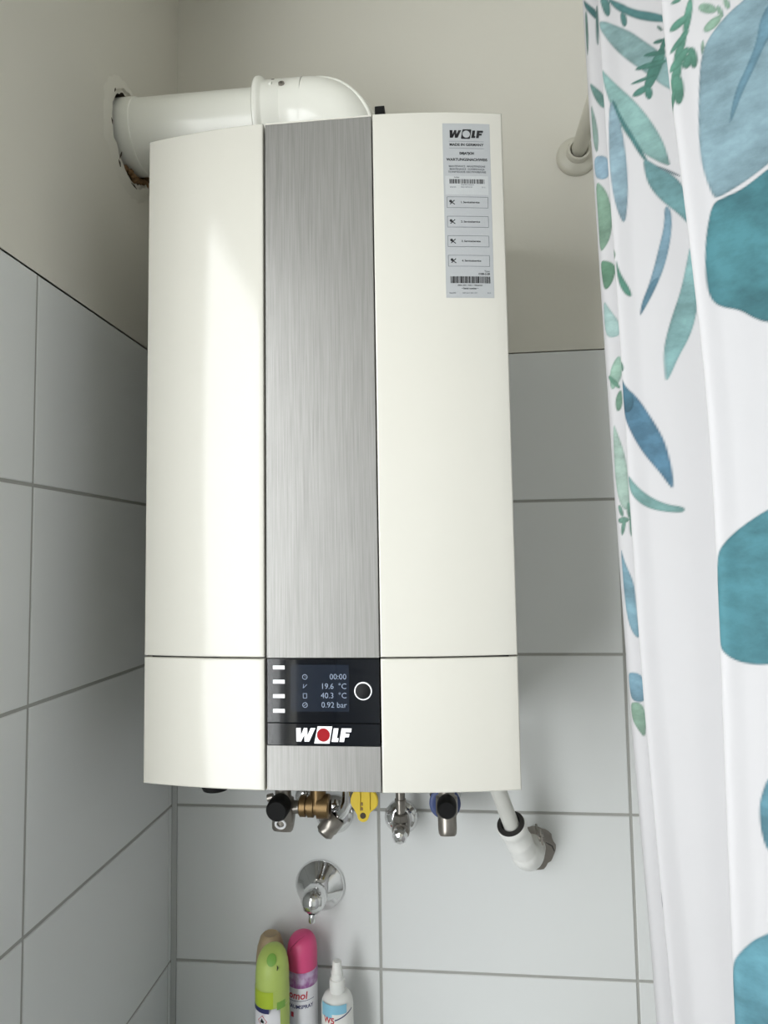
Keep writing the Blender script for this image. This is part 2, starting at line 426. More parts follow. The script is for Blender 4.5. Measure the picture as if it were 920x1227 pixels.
tag(cs.done('centre_strip', bo), label='brushed steel centre strip')
cs2 = new('steel').box(BXA+.0008, BXB-.0002, -.3508, -.325, BZ0+.0004, 1.4496, bev=.0006)
tag(cs2.done('centre_strip', bo), label='short brushed steel strip below the display')
new('white_metal').box(BXA+.001, BXB, -.351, -.325, BZ1-.0020, BZ1-.0003).done('top_trim', bo)
new('black').box(BX0+.01, BX3-.01, -.334, -.320, BZ0+.006, BZ1-.006).done('backing_plate', bo)
new('white_metal').box(BX0+.012, BX3-.012, -.32, -.02, BZ0-.0005, BZ0+.0035).done('bottom_plate', bo)
new('seam').box(BX0+.0012, BX3-.0012, -.329, -.326, BZS-.002, BZS+.002).done('panel_seam', bo)
# display
dp = tag(new('glossblack').box(BXA+.0014, BXB-.0006, -.3517, -.33, 1.4754, BZS-.0008, bev=.0005).done('display_panel', bo), label='glossy black control panel')
YF = -.35182
def flat(b, x0, x1, z0, z1, y=YF, t=.0002): return b.box(x0, x1, y, y+t, z0, z1)
for k, zc in enumerate((1.5372, 1.5212, 1.5050, 1.4885)):
    tag(flat(new('printwhite'), .2704, .2840, zc-.0021, zc+.0021).done('button', dp))
lcd = flat(new('lcd'), .2908, .3580, 1.4880, 1.5402).done('lcd_screen', dp)
YT = YF-.00012
text('00:00', .0088, (.3554, YT, 1.5266), 'printgrey', dp, ax='r')
text('19.6  °C', .0088, (.3554, YT, 1.5160), 'printgrey', dp, ax='r')
text('40.3  °C', .0088, (.3554, YT, 1.5056), 'printgrey', dp, ax='r')
text('0.92 bar', .0088, (.3554, YT, 1.4952), 'printgrey', dp, ax='r')
ic = new('printgrey')
def ringf(b, cx, cz, r0, r1, y, seg=28, sx=1):
    A = [b.bm.verts.new((cx+sx*r0*math.cos(2*math.pi*k/seg), y, cz+r0*math.sin(2*math.pi*k/seg))) for k in range(seg)]
    B = [b.bm.verts.new((cx+sx*r1*math.cos(2*math.pi*k/seg), y, cz+r1*math.sin(2*math.pi*k/seg))) for k in range(seg)]
    b._tag([b.bm.faces.new((A[k], A[(k+1) % seg], B[(k+1) % seg], B[k])) for k in range(seg)])
def line(b, x0, z0, x1, z1, w_, y):
    d = Vector((x1-x0, z1-z0)); n = Vector((-d.y, d.x)).normalized()*w_/2
    b._tag([b.bm.faces.new([b.bm.verts.new((p[0], y, p[1])) for p in ((x0+n.x, z0+n.y), (x1+n.x, z1+n.y), (x1-n.x, z1-n.y), (x0-n.x, z0-n.y))])])
ringf(ic, .3075, 1.5266, .0023, .0030, YT); line(ic, .3075, 1.5266, .3075, 1.5284, .0004, YT); line(ic, .3075, 1.5266, .3088, 1.5262, .0004, YT)
line(ic, .3055, 1.5140, .3060, 1.5185, .0006, YT); line(ic, .3060, 1.5145, .3098, 1.5182, .0006, YT)
for a in ((.3055, 1.503, .3055, 1.508), (.3095, 1.503, .3095, 1.508), (.3055, 1.508, .3095, 1.508), (.3055, 1.503, .3095, 1.503)): line(ic, *a, .0006, YT)
ringf(ic, .3075, 1.4952, .0023, .0030, YT); line(ic, .3060, 1.4942, .3090, 1.4962, .0005, YT)
ic.done('screen_icon', dp)
new('black', True).lathe([(0, .0016), (.0078, .0016), (.0088, .001), (.0088, 0)], (.3742, -.3517, 1.5112), (0, -1, 0)).done('dial', dp)
kr = new('printwhite', True); kr.lathe([(.0088, 0), (.0088, .0019), (.0098, .0019), (.0101, .0012), (.0101, 0)], (.3742, -.3517, 1.5112), (0, -1, 0), 48)
kr.done('dial_ring', dp)
lp = tag(new('glossblack').box(BXA+.0014, BXB-.0006, -.3517, -.33, 1.4502, 1.4746, bev=.0005).done('logo_panel', bo), label='glossy black strip with the maker logo')
def wolf(cx, cz, h, y, parent, mW, mO, mDisc, framed):
    # hand cut block letters, unit height 1
    sh = .10
    def P(pts): return [(cx+(a+sh*(q-.5))*h, cz+(q-.5)*h) for a, q in pts]
    Wp = [(-2.13, 1), (-1.78, 1), (-1.72, .45), (-1.54, 1), (-1.28, 1), (-1.22, .45), (-1.02, 1), (-0.66, 1), (-1.04, 0), (-1.40, 0), (-1.46, .48), (-1.66, 0), (-2.02, 0)]
    Lp = [(0.74, 1), (1.10, 1), (1.05, .28), (1.18, .28), (1.16, 0), (0.66, 0)]
    Fp = [(1.33, 1), (2.10, 1), (2.08, .72), (1.67, .72), (1.66, .61), (1.97, .61), (1.94, .35), (1.64, .35), (1.61, 0), (1.26, 0)]
    for pts in (Wp, Lp, Fp): MB().use(mW).prism(P(pts), .00015, (0, y, 0), 'y').done('letter', parent)
    o = MB().use(mO)
    q = [(-.64, -.13), (.52, -.13), (.62, 1.13), (-.50, 1.13)]; cc = (cx, cz); R = .49*h
    if framed:      # square with a round hole, the ground showing through
        q2 = P(q); n = 48; ins = []; outs = []
        for k in range(n):
            a = 2*math.pi*k/n; d = (math.cos(a), math.sin(a)); best = 1e9
            for i in range(4):
                (ax_, az), (bx_, bz) = q2[i], q2[(i+1) % 4]
                ex, ez = bx_-ax_, bz-az; den = d[0]*ez-d[1]*ex
                if abs(den) < 1e-12: continue
                t = ((ax_-cc[0])*ez-(az-cc[1])*ex)/den; u_ = ((ax_-cc[0])*d[1]-(az-cc[1])*d[0])/den
                if t > 0 and -1e-6 <= u_ <= 1+1e-6: best = min(best, t)
            ins.append(o.bm.verts.new((cc[0]+R*.96*d[0], y, cc[1]+R*.96*d[1]))); outs.append(o.bm.verts.new((cc[0]+best*d[0], y, cc[1]+best*d[1])))
        o._tag([o.bm.faces.new((ins[k], ins[(k+1) % n], outs[(k+1) % n], outs[k])) for k in range(n)])
        o.done('logo_square', parent)
    else:
        o.prism(P(q), .00015, (0, y, 0), 'y'); sq = o.done('logo_square', parent)
        MB().use(mDisc).lathe([(0, .0004), (R, .0004), (R, 0)], (cc[0], y, cc[1]), (0, -1, 0), 40).done('logo_disc', parent)
wolf(.3283, 1.4622, .0150, -.35185, lp, 'printwhite', 'printwhite', 'printred', False)
# service sticker on the right panel
def SY(x): return front_y(x, 1)
sx0, sx1, sz0, sz1 = .4773, .5334, 1.9615, 2.1745
sb = new('foil'); n = 8
for (xa, xb, za, zb, mname, off) in ((sx0, sx1, sz0, sz1, 'foil', .0002), (sx0+.002, sx1-.0035, 2.0865, 2.1095, 'foillight', .0003)):
    sb.use(mname); P0 = []
    for k in range(n+1):
        x = xa+(xb-xa)*k/n; P0.append((x, SY(x)-off))
    for z_ in (za, zb): pass
    A = [sb.bm.verts.new((x, y, za)) for x, y in P0]; B = [sb.bm.verts.new((x, y, zb)) for x, y in P0]
    sb._tag([sb.bm.faces.new((A[k], A[k+1], B[k+1], B[k])) for k in range(n)])
st = tag(sb.done('service_sticker', bo), label='silver service sticker printed in black')
def bend(o, off=.0004):
    bm = bmesh.new(); bm.from_mesh(o.data)
    for _ in range(3):
        es = [e for e in bm.edges if abs(e.verts[0].co.x-e.verts[1].co.x) > .003]
        if es: bmesh.ops.subdivide_edges(bm, edges=es, cuts=1)
    for v in bm.verts: v.co.y = SY(v.co.x)-off
    bm.to_mesh(o.data); bm.free()
scx = (sx0+sx1)/2
before = set(bpy.data.objects)
wolf(scx, 2.1612, .0094, -.36, st, 'ink', 'ink', None, True)
text('MADE IN GERMANY', .0044, (scx, 0, 2.1479), 'ink', st, bold=.00012, sx=1.02)
text('DE|AT|CH', .0038, (scx, 0, 2.1372), 'ink', st, bold=.0002)
text('WARTUNGSNACHWEIS', .0045, (scx, 0, 2.1295), 'ink', st, bold=.00012, sx=1.0)
for k, s in enumerate(('MAINTENANCE · MANUTENZIONE', 'MAINTENANCE · KONSERWACJA', 'ТЕХНИЧЕСКОЕ ОБСЛУЖИВАНИЕ')):
    text(s, .0032, (scx, 0, 2.1212-.0035*k), 'softink', st, bold=.00004, sx=.86)
text('Index', .0029, (scx-.0125, 0, 2.1078), 'ink', st)
text('8906785210023412', .0021, (scx, 0, 2.0985), 'softink', st, sx=.9)
text('8906785', .0021, (scx-.017, 0, 2.0957), 'softink', st); text('0520190734127', .0021, (scx-.001, 0, 2.0957), 'softink', st); text('0115', .0021, (scx+.019, 0, 2.0957), 'softink', st)
ln = new('softink')
for z_ in (2.1521, 2.1436): line(ln, scx-.0205, z_, scx+.0205, z_, .0003, 0)
for k in range(4):
    zc = 2.0771-.0237*k; a0, a1, c0, c1 = sx0+.0035, sx1-.0045, zc-.0066, zc+.0066
    for q in ((a0, c0, a1, c0), (a0, c1, a1, c1), (a0, c0, a0, c1), (a1, c0, a1, c1)): line(ln, *q, .0004, 0)
tag(ln.done('printed_line', st), kind='stuff')
for k in range(4):
    zc = 2.0771-.0237*k
    text('%d. Service/service' % (k+1), .0032, (scx+.0025, 0, zc), 'ink', st, bold=.00006)
    tl = new('ink'); xc = sx0+.0096
    line(tl, xc-.0026, zc-.0024, xc+.0028, zc+.0026, .0010, 0); line(tl, xc-.0026, zc+.0014, xc+.0030, zc-.0026, .0010, 0); ringf(tl, xc-.0018, zc+.0013, .0004, .0017, 0, 10)
    tag(tl.done('tool_symbol', st), kind='stuff')
bc = new('ink'); rn = random.Random(11)
for (xa, xb, za, zb) in ((scx-.0210, scx+.0205, 2.1000, 2.1055), (scx-.0225, scx+.0240, 1.9790, 1.9872)):
    x = xa
    while x < xb:
        w_ = rn.choice((.0003, .0005, .0008, .0011)); bc._tag([bc.bm.faces.new([bc.bm.verts.new(p) for p in ((x, 0, za), (x+w_, 0, za), (x+w_, 0, zb), (x, 0, zb))])]); x += w_+rn.choice((.0003, .0005, .0007))
tag(bc.done('barcode', st), kind='stuff')
text('Type', .0032, (sx1-.0045, 0, 1.9935), 'ink', st, ax='r'); text('CGB-2-20', .0032, (sx1-.0045, 0, 1.9902), 'ink', st, ax='r', bold=.00008)
text('8906 2831 1052 1 19060304', .0026, (scx, 0, 1.9764), 'ink', st, sx=.95); text('• Serial number •', .0028, (scx, 0, 1.9727), 'ink', st, bold=.00006)
text('3064308', .0022, (sx0+.0075, 0, 1.9672), 'softink', st); text('BIM 0615 034 1271', .0022, (scx, 0, 1.9672), 'softink', st); text('2019', .0022, (sx1-.006, 0, 1.9672), 'softink', st)
for o in set(bpy.data.objects)-before:
    if o.type == 'MESH': bend(o)
# round black plug below the left panel and the black clip on top
new('black', True).lathe([(0, 0), (.016, 0), (.018, .004), (.018, .032), (.026, .034)], (.1660, -.25, 1.3650), (0, 0, 1)).done('bottom_plug', bo)
new('black').box(.383, .397, -.215, -.19, BZ1-.003, 2.2985, bev=.001).done('cable_clip', bo)
adopt(bo)

# ---------------------------------------------------------------- flue
fl = empty('flue_pipe', (.02, DY, DZ), 'white plastic flue pipe with an elbow above the boiler', 'pipe')
b = new('duct', True); b.lathe([(.0545, -.029), (.0545, .016), (.0542, .019), (.0528, .020), (.0525, .022), (.0525, .215)], (0, DY, DZ), (1, 0, 0), 64)
b.done('straight_pipe', fl)
b = new('duct', True)
b.lathe([(.0525, .206), (.0635, .207), (.0655, .209), (.0658, .213), (.0648, .216), (.0612, .2185), (.0600, .221), (.0600, .2445), (.0592, .2455), (.0592, .2462), (.0600, .2472), (.0600, .276)], (0, DY, DZ), (1, 0, 0), 64)
b.done('socket', fl)
b = new('duct', True); xb, RB = .2755, .0600; pts = []; rad = []
for k in range(19):
    a = math.radians(90*k/18); pts.append((xb+RB*math.sin(a), DY, DZ-RB+RB*math.cos(a))); rad.append(.0600+.0012*math.sin(2*a))
pts.append((xb+RB, DY, BZ1-.0022)); rad.append(.0600)
b.tube(pts, rad, 64, cap=False); b.done('elbow', fl)
b = new('duct', True); pts = []; rad = []
for k in range(14):
    t = k/13; a = math.radians(4+70*t); ph = math.radians(16+24*t+6*math.sin(math.pi*t)); R = .0600
    e = Vector((math.sin(a), 0, math.cos(a))); c = Vector((xb, DY, DZ-RB))+e*RB
    pts.append(c+e*(R*math.cos(ph))+Vector((0, -1, 0))*(R*math.sin(ph))); rad.append(.0038 if 0 < k < 13 else .0012)
b.tube(pts, rad, 12); b.done('moulded_rib', fl)
def onpipe(x, ang, r):
    a = math.radians(ang); return Vector((x, DY-r*math.sin(a), DZ+r*math.cos(a))), Vector((0, -math.sin(a), math.cos(a)))
p, d = onpipe(.2500, 66, .059); b = new('dull', True); b.lathe([(0, .0018), (.0014, .0018), (.0016, .0035), (.0042, .0032), (.0044, .0)], p, d, 20); b.done('screw', fl)
p, d = onpipe(.2335, 62, .0585); b = new('duct', True); b.lathe([(0, .0042), (.0022, .0036), (.003, .001), (.003, 0)], p, d, 16, 1, 1.5); b.done('locking_stud', fl)
p, d = onpipe(.2345, 47, .0588); b = new('dull', True); b.lathe([(0, .0024), (.0022, .0020), (.0024, 0)], p, d, 12); b.done('locking_stud', fl)
adopt(fl)

# ---------------------------------------------------------------- fittings below the boiler
def rosette(b, x, z, r, h=.012, y=0):
    b.lathe([(r, 0), (r, .0015), (r*.97, .003), (r*.82, h*.65), (r*.60, h*.92), (r*.42, h), (r*.40, h)], (x, y-.0004, z), (0, -1, 0), 48)
def V(name, loc, label, cat='valve', group=None): return empty(name, loc, label, cat, group)
# 1 left service valve
v = V('service_valve', (.215, -.12, 1.40), 'nickel service valve with black knob under the boiler, leftmost of the fittings')
b = new('dull', True)
b.lathe([(.012, 0), (.012, .09), (.016, .092), (.0165, .118), (.015, .128)], (.2200, -.115, 1.398), (0, 0, -1), 32)
b.lathe([(0, .031), (.013, .031), (.0155, .028), (.0165, .022), (.0165, 0)], (.2200, -.105, 1.288), (-.06, -.32, -1), 32)
b.tube([(.2200, -.112, 1.292), (.25, -.112, 1.294), (.262, -.112, 1.294)], .0095, 20)
b.done('valve_body', v)
new('black', True).lathe([(0, .026), (.0135, .026), (.0160, .022), (.0164, .006), (.0155, 0), (.010, 0)], (.2195, -.127, 1.3025), (0, -1, -.06), 36).done('knob', v)
b = new('printwhite', True); b.lathe([(.0055, 0), (.0055, .0015), (.0085, .0015), (.0085, 0)], (.2205, -.1330, 1.2765), (0, -1, -.35), 28); b.done('seal_ring', v)
b = new('dull', True); b.tube([(.2060, -.12, 1.310), (.198, -.12, 1.308)], .0055, 12); b.done('stub', v)
b = new('chrome', True); b.tube([(.226, -.10, 1.285), (.230, -.06, 1.274), (.226, -.008, 1.268)], .0075, 16); rosette(b, .2260, 1.268, .016, .008); b.done('wall_pipe', v)
adopt(v)
# 2 brass union with bent hose and chrome rosette
v = V('brass_union', (.272, -.11, 1.40), 'brass pipe union with bent hose and chrome wall rosette, second fitting from the left', 'fitting')
b = new('brass', True)
b.lathe([(.013, 0), (.0155, .002), (.0155, .010), (.0125, .0105), (.0125, .013), (.016, .0135), (.016, .022), (.013, .0225), (.013, .027), (.0175, .0275), (.0175, .044), (.015, .046), (.010, .046)], (.2440, -.112, 1.2950), (1, 0, .0), 12)
b.lathe([(.012, 0), (.012, .10)], (.272, -.112, 1.398), (0, 0, -1), 20)
b.done('union_nut', v)
b = new('chrome', True); rosette(b, .2760, 1.2420, .031, .012); b.tube([(.276, -.01, 1.2420), (.277, -.05, 1.250), (.282, -.075, 1.255)], .010, 16); b.done('rosette', v)
b = new('dull', True); b.lathe([(.0140, 0), (.0155, .002), (.0155, .020), (.0140, .022), (.0140, .029), (.009, .033), (0, .033)], (.2945, -.083, 1.2700), (-.70, -.30, -.85), 24); b.done('angled_nut', v)
b = new('chrome', True); b.tube([(.3165, -.11, 1.398), (.3165, -.108, 1.33), (.3150, -.104, 1.303), (.3085, -.096, 1.285), (.300, -.088, 1.274), (.292, -.082, 1.267)], .0085, 18); b.done('bent_hose', v)
adopt(v)
# 3 yellow gas tap
v = V('gas_tap', (.345, -.12, 1.40), 'yellow gas shut-off tap hanging below the middle of the boiler', 'tap')
b = new('yellow', True); pts = []
for k in range(25): a = math.radians(-60+300*k/24); pts.append((.3440+.0205*math.cos(a), 1.3130+.0205*math.sin(a)))
b = new('yellow'); oc = [(.3440+.0200*math.cos(math.radians(q)), 1.3110+.0200*math.sin(math.radians(q))) for q in range(-20, 201, 12)]
oc += [(.3300, 1.2985), (.3340, 1.2945)] + [(.3420+.0085*math.cos(math.radians(q)), 1.2905+.0085*math.sin(math.radians(q))) for q in range(180, 361, 18)] + [(.3510, 1.2960), (.3580, 1.3000)]
b.prism(oc, .008, (0, -.135, 0), 'y', bev=.0012)
b.box(.3360, .3385, -.1375, -.134, 1.298, 1.328); b.box(.3500, .3525, -.1375, -.134, 1.300, 1.328)
b.done('handle', v)
new('mortar', True).lathe([(0, .0006), (.0042, .0006), (.0042, 0)], (.3420, -.1352, 1.2915), (0, -1, 0), 20).done('handle_hole', v)
new('brass').box(.3390, .3420, -.1358, -.135, 1.2990, 1.3030).box(.3390, .3420, -.1358, -.135, 1.3055, 1.3100).done('embossed_mark', v)
b = new('dull', True); b.lathe([(.011, 0), (.011, .085), (.015, .088), (.015, .100), (0, .102)], (.3440, -.11, 1.398), (0, 0, -1), 24); b.tube([(.344, -.11, 1.325), (.3440, -.128, 1.315)], .007); b.done('tap_body', v)
b = new('dull', True); b.tube([(.352, -.10, 1.322), (.366, -.085, 1.312), (.372, -.05, 1.318), (.372, -.001, 1.322)], .006, 14); b.done('wall_pipe', v)
adopt(v)
# 4 chrome valve
v = V('angle_valve', (.3895, -.06, 1.238), 'small chrome angle valve with round rosette right of the yellow tap')
b = new('chrome', True); rosette(b, .3865, 1.2400, .0275, .014); b.done('rosette', v)
b = new('dull', True); b.lathe([(.0135, 0), (.0140, .004), (.0140, .050), (.0125, .054), (0, .055)], (.3870, -.008, 1.2410), (.06, -1, -.02), 12)
b.lathe([(.0075, 0), (.0075, .03), (.0088, .0305), (.0088, .034), (.0072, .0345), (.0072, .1), (.0072, .14)], (.3895, -.052, 1.2520), (0, 0, 1), 20)
b.lathe([(.0115, 0), (.0125, .003), (.0125, .010), (.010, .012)], (.3895, -.052, 1.2530), (0, 0, 1), 6); b.done('valve_body', v)
b = new('chrome'); b.lathe([(.007, 0), (.0095, .003), (.0118, .008), (.0118, .016), (.0085, .022), (.004, .024), (0, .0245)], (.3890, -.060, 1.2395), (.04, -1, -.04), 8); b.done('faceted_knob', v)
adopt(v)
# 5 right service valve
v = V('service_valve', (.461, -.10, 1.40), 'nickel service valve with black knob and blue ring, under the right panel')
b = new('dull', True); b.lathe([(.012, 0), (.012, .09), (.016, .092), (.016, .115), (.012, .122)], (.4615, -.095, 1.398), (0, 0, -1), 32)
b.lathe([(0, .040), (.011, .040), (.0130, .037), (.0138, .030), (.0138, 0)], (.4615, -.092, 1.2920), (.02, -.3, -1), 32)
b.tube([(.4615, -.095, 1.294), (.459, -.05, 1.284), (.458, -.001, 1.280)], .011, 20); b.done('valve_body', v)
new('black', True).lathe([(0, .024), (.0115, .024), (.0138, .020), (.0142, .005), (.0135, 0), (.009, 0)], (.4620, -.108, 1.3010), (0, -1, -.05), 36).done('knob', v)
b = new('blue', True); b.lathe([(.0225, 0), (.0240, .002), (.0240, .006), (.0215, .008), (.018, .008), (.012, .006)], (.4585, -.055, 1.2840), (0, -1, -.02), 36); b.done('blue_ring', v)
b = new('chrome', True); b.lathe([(.0250, 0), (.0250, .003), (.020, .006), (.010, .008)], (.4580, -.0004, 1.2800), (0, -1, 0), 36); b.done('rosette', v)
b = new('dull', True); b.lathe([(0, .002), (.005, .002), (.0065, 0)], (.4612, -.1065, 1.2700), (0, -1, -.3), 6); b.done('drain_screw', v)
adopt(v)
# 6 condensate drain
v = V('drain_pipe', (.58, -.06, 1.23), 'white condensate drain pipe ending in a white socket elbow in the wall', 'pipe')
A0 = Vector((.520, -.112, 1.37)); A1 = Vector((.5560, -.088, 1.2640)); d = (A1-A0).normalized()
b = new('inlet', True); b.tube([A0, A1+d*.02], .0118, 28); b.done('inlet_pipe', v)
E0 = Vector((.5548, -.0880, 1.2665)); E1 = Vector((.5790, -.0560, 1.2080)); d = (E1-E0).normalized(); Ln = (E1-E0).length
b = new('drainw', True)
b.lathe([(.0165, .003), (.0205, .0), (.0222, .0035), (.0222, .010), (.0205, .0135), (.0195, .018), (.0198, .034), (.0205, .036), (.0200, .039), (.0196, .046), (.0196, Ln-.004)], E0, d, 48)
b.done('socket', v)
b = new('drainw', True); n = 14; pts = []
Wp = Vector((.5960, .012, 1.1980)); c0 = E0+d*(Ln-.012)
for k in range(n+1):
    t = k/n; ctl = c0+d*.030
    pts.append(c0*(1-t)**2+ctl*2*t*(1-t)+Wp*t*t)
b.tube(pts, [.0196]+[.0215]*(n-1)+[.021], 40); b.done('elbow', v)
b = new('rubber', True); b.lathe([(.0135, -.0010), (.0150, -.0025), (.0205, -.0020), (.0208, .0005), (.0190, .003), (.0122, .004)], E0, d, 40); b.done('seal_ring', v)
b = new('dull'); rn = random.Random(2); n = 40; A = []; B = []
for k in range(n):
    a = 2*math.pi*k/n; r = .0345+.0018*rn.uniform(-1, 1)+.0015*math.sin(3*a)
    A.append(b.bm.verts.new((.5950+r*math.cos(a), -.0012, 1.1970+r*math.sin(a)))); B.append(b.bm.verts.new((.5950+.015*math.cos(a), -.0022, 1.1970+.015*math.sin(a))))
b.use('dull'); b._tag([b.bm.faces.new((A[k], A[(k+1) % n], B[(k+1) % n], B[k])) for k in range(n)]); b.done('mortar_collar', v)
b = new('dull'); b.box(.5985, .6065, -.058, -.046, 1.2300, 1.2360, bev=.0008); b.box(.6020, .6050, -.060, -.045, 1.2250, 1.2420, bev=.0006); b.box(.5995, .6025, -.052, -.004, 1.2290, 1.2350); b.done('metal_clip', v)
b = new('rubber', True); b.tube([(.6125, -.030, 1.2170), (.6230, -.020, 1.2080), (.6265, -.016, 1.1990)], [.0006, .0012, .0006], 8); b.done('gap_line', v)
adopt(v)
# 7 lower stop valve
v = V('stop_valve', (.2515, 0, 1.1300), 'domed chrome stop valve with round rosette on the tile above the spray cans')
b = new('chrome', True)
b.lathe([(.0405, 0), (.0405, .0025), (.0385, .0055), (.0350, .0085), (.028, .015), (.0215, .022), (.017, .0255), (.0155, .0265)], (.2515, -.0004, 1.1290), (0, -1, 0), 64); b.done('rosette', v)
b = new('chrome', True); b.lathe([(.0155, .02), (.0160, .024), (.0160, .036), (.0145, .039), (.0125, .040)], (.2515, 0, 1.1290), (0, -1, 0), 40); b.done('collar', v)
b = new('chrome', True); b.lathe([(.0125, .036), (.0180, .040), (.0200, .046), (.0205, .054), (.0190, .063), (.0150, .071), (.0085, .076), (0, .078)], (.2525, .004, 1.1395), (-.02, -1, -.16), 10); b.done('knob', v)
b = new('chrome', True); b.lathe([(.0055, 0), (.0055, .010), (.004, .012), (0, .012)], (.2510, -.0620, 1.1140), (0, -.2, -1), 14); b.done('tip', v)
adopt(v)

# ---------------------------------------------------------------- rod with flange
rd = empty('curtain_rod', (.705, 0, 2.335), 'thin off-white curtain rod with round flange on the back wall', 'rod')
b = new('flange', True); b.lathe([(0.0125, -.004), (.0125, 2.0)], (.7045, -.006, 2.3350), (0, -1, 0), 28); b.done('rod', rd)
b = new('flange', True); b.lathe([(.0335, 0), (.0335, .004), (.0325, .007), (.0290, .0105), (.0215, .013), (.0195, .0145), (.0195, .022), (.0180, .0245), (.0150, .0245), (.0128, .020), (.0125, .008)], (.7035, -.0002, 2.3330), (0, -1, 0), 48)
b.done('flange', rd); adopt(rd)

# ---------------------------------------------------------------- curtain
CTRL = [
    [-0.285, [0.748, 0.7452, 0.7424, 0.7397, 0.7369, 0.7341, 0.7298, 0.7233, 0.7172, 0.7128, 0.7087, 0.7051, 0.7019, 0.6985, 0.6956]],
    [-0.31, [0.71, 0.7072, 0.7044, 0.7017, 0.6989, 0.6961, 0.6918, 0.6853, 0.6792, 0.6748, 0.6707, 0.6671, 0.6639, 0.6605, 0.6576]],
    [-0.347, [0.698, 0.6952, 0.6924, 0.6897, 0.6869, 0.6841, 0.6798, 0.6733, 0.6672, 0.6628, 0.6587, 0.6551, 0.6519, 0.6485, 0.6456]],
    [-0.362, [0.72, 0.7172, 0.7144, 0.7117, 0.7089, 0.7061, 0.7018, 0.6953, 0.6892, 0.6848, 0.6807, 0.6771, 0.6739, 0.6705, 0.6676]],
    [-0.372, [0.7437, 0.7391, 0.7344, 0.7297, 0.725, 0.7202, 0.7142, 0.7068, 0.7003, 0.696, 0.6932, 0.6901, 0.6866, 0.6842, 0.6837]],
    [-0.385, [0.7237, 0.7191, 0.7144, 0.7097, 0.705, 0.7002, 0.6942, 0.6868, 0.6803, 0.676, 0.6732, 0.6701, 0.6666, 0.6642, 0.6637]],
    [-0.407, [0.7077, 0.7031, 0.6984, 0.6937, 0.689, 0.6842, 0.6782, 0.6708, 0.6643, 0.66, 0.6572, 0.6541, 0.6506, 0.6482, 0.6477]],
    [-0.418, [0.7257, 0.7211, 0.7164, 0.7117, 0.707, 0.7022, 0.6962, 0.6888, 0.6823, 0.678, 0.6752, 0.6721, 0.6686, 0.6662, 0.6657]],
    [-0.432, [0.7265, 0.7243, 0.7219, 0.7197, 0.7174, 0.715, 0.712, 0.7084, 0.7056, 0.704, 0.7016, 0.6963, 0.6899, 0.686, 0.6851]],
    [-0.448, [0.7411, 0.7407, 0.7402, 0.7399, 0.7395, 0.739, 0.7384, 0.7376, 0.7377, 0.7382, 0.7361, 0.7291, 0.7204, 0.7154, 0.7142]],
    [-0.462, [0.7414, 0.7421, 0.7427, 0.7434, 0.7441, 0.7447, 0.7454, 0.7463, 0.748, 0.7497, 0.7478, 0.7398, 0.7299, 0.7242, 0.7228]],
    [-0.488, [0.7114, 0.7121, 0.7127, 0.7134, 0.7141, 0.7147, 0.7154, 0.7163, 0.718, 0.7197, 0.7178, 0.7098, 0.6999, 0.6942, 0.6928]],
    [-0.517, [0.6894, 0.6901, 0.6907, 0.6914, 0.6921, 0.6927, 0.6934, 0.6943, 0.696, 0.6977, 0.6958, 0.6878, 0.6779, 0.6722, 0.6708]],
    [-0.53, [0.7054, 0.7061, 0.7067, 0.7074, 0.7081, 0.7087, 0.7094, 0.7103, 0.712, 0.7137, 0.7118, 0.7038, 0.6939, 0.6882, 0.6868]],
    [-0.548, [0.7344, 0.7351, 0.7357, 0.7364, 0.7371, 0.7377, 0.7384, 0.7393, 0.741, 0.7427, 0.7408, 0.7328, 0.7229, 0.7172, 0.7158]],
    [-0.572, [0.7714, 0.7721, 0.7727, 0.7734, 0.7741, 0.7747, 0.7754, 0.7763, 0.778, 0.7797, 0.7778, 0.7698, 0.7599, 0.7542, 0.7528]],
    [-0.598, [0.7814, 0.7821, 0.7827, 0.7834, 0.7841, 0.7847, 0.7854, 0.7863, 0.788, 0.7897, 0.7878, 0.7798, 0.7699, 0.7642, 0.7628]],
    [-0.622, [0.7594, 0.7601, 0.7607, 0.7614, 0.7621, 0.7627, 0.7634, 0.7643, 0.766, 0.7677, 0.7658, 0.7578, 0.7479, 0.7422, 0.7408]],
    [-0.645, [0.7194, 0.7201, 0.7207, 0.7214, 0.7221, 0.7227, 0.7234, 0.7243, 0.726, 0.7277, 0.7258, 0.7178, 0.7079, 0.7022, 0.7008]],
    [-0.668, [0.7014, 0.7021, 0.7027, 0.7034, 0.7041, 0.7047, 0.7054, 0.7063, 0.708, 0.7097, 0.7078, 0.6998, 0.6899, 0.6842, 0.6828]],
    [-0.69, [0.7194, 0.7201, 0.7207, 0.7214, 0.7221, 0.7227, 0.7234, 0.7243, 0.726, 0.7277, 0.7258, 0.7178, 0.7079, 0.7022, 0.7008]],
    [-0.71, [0.7494, 0.7501, 0.7507, 0.7514, 0.7521, 0.7527, 0.7534, 0.7543, 0.756, 0.7577, 0.7558, 0.7478, 0.7379, 0.7322, 0.7308]],
    [-0.735, [0.7514, 0.7521, 0.7527, 0.7534, 0.7541, 0.7547, 0.7554, 0.7563, 0.758, 0.7597, 0.7578, 0.7498, 0.7399, 0.7342, 0.7328]],
    [-0.76, [0.7194, 0.7201, 0.7207, 0.7214, 0.7221, 0.7227, 0.7234, 0.7243, 0.726, 0.7277, 0.7258, 0.7178, 0.7079, 0.7022, 0.7008]],
    [-0.785, [0.7014, 0.7021, 0.7027, 0.7034, 0.7041, 0.7047, 0.7054, 0.7063, 0.708, 0.7097, 0.7078, 0.6998, 0.6899, 0.6842, 0.6828]]]
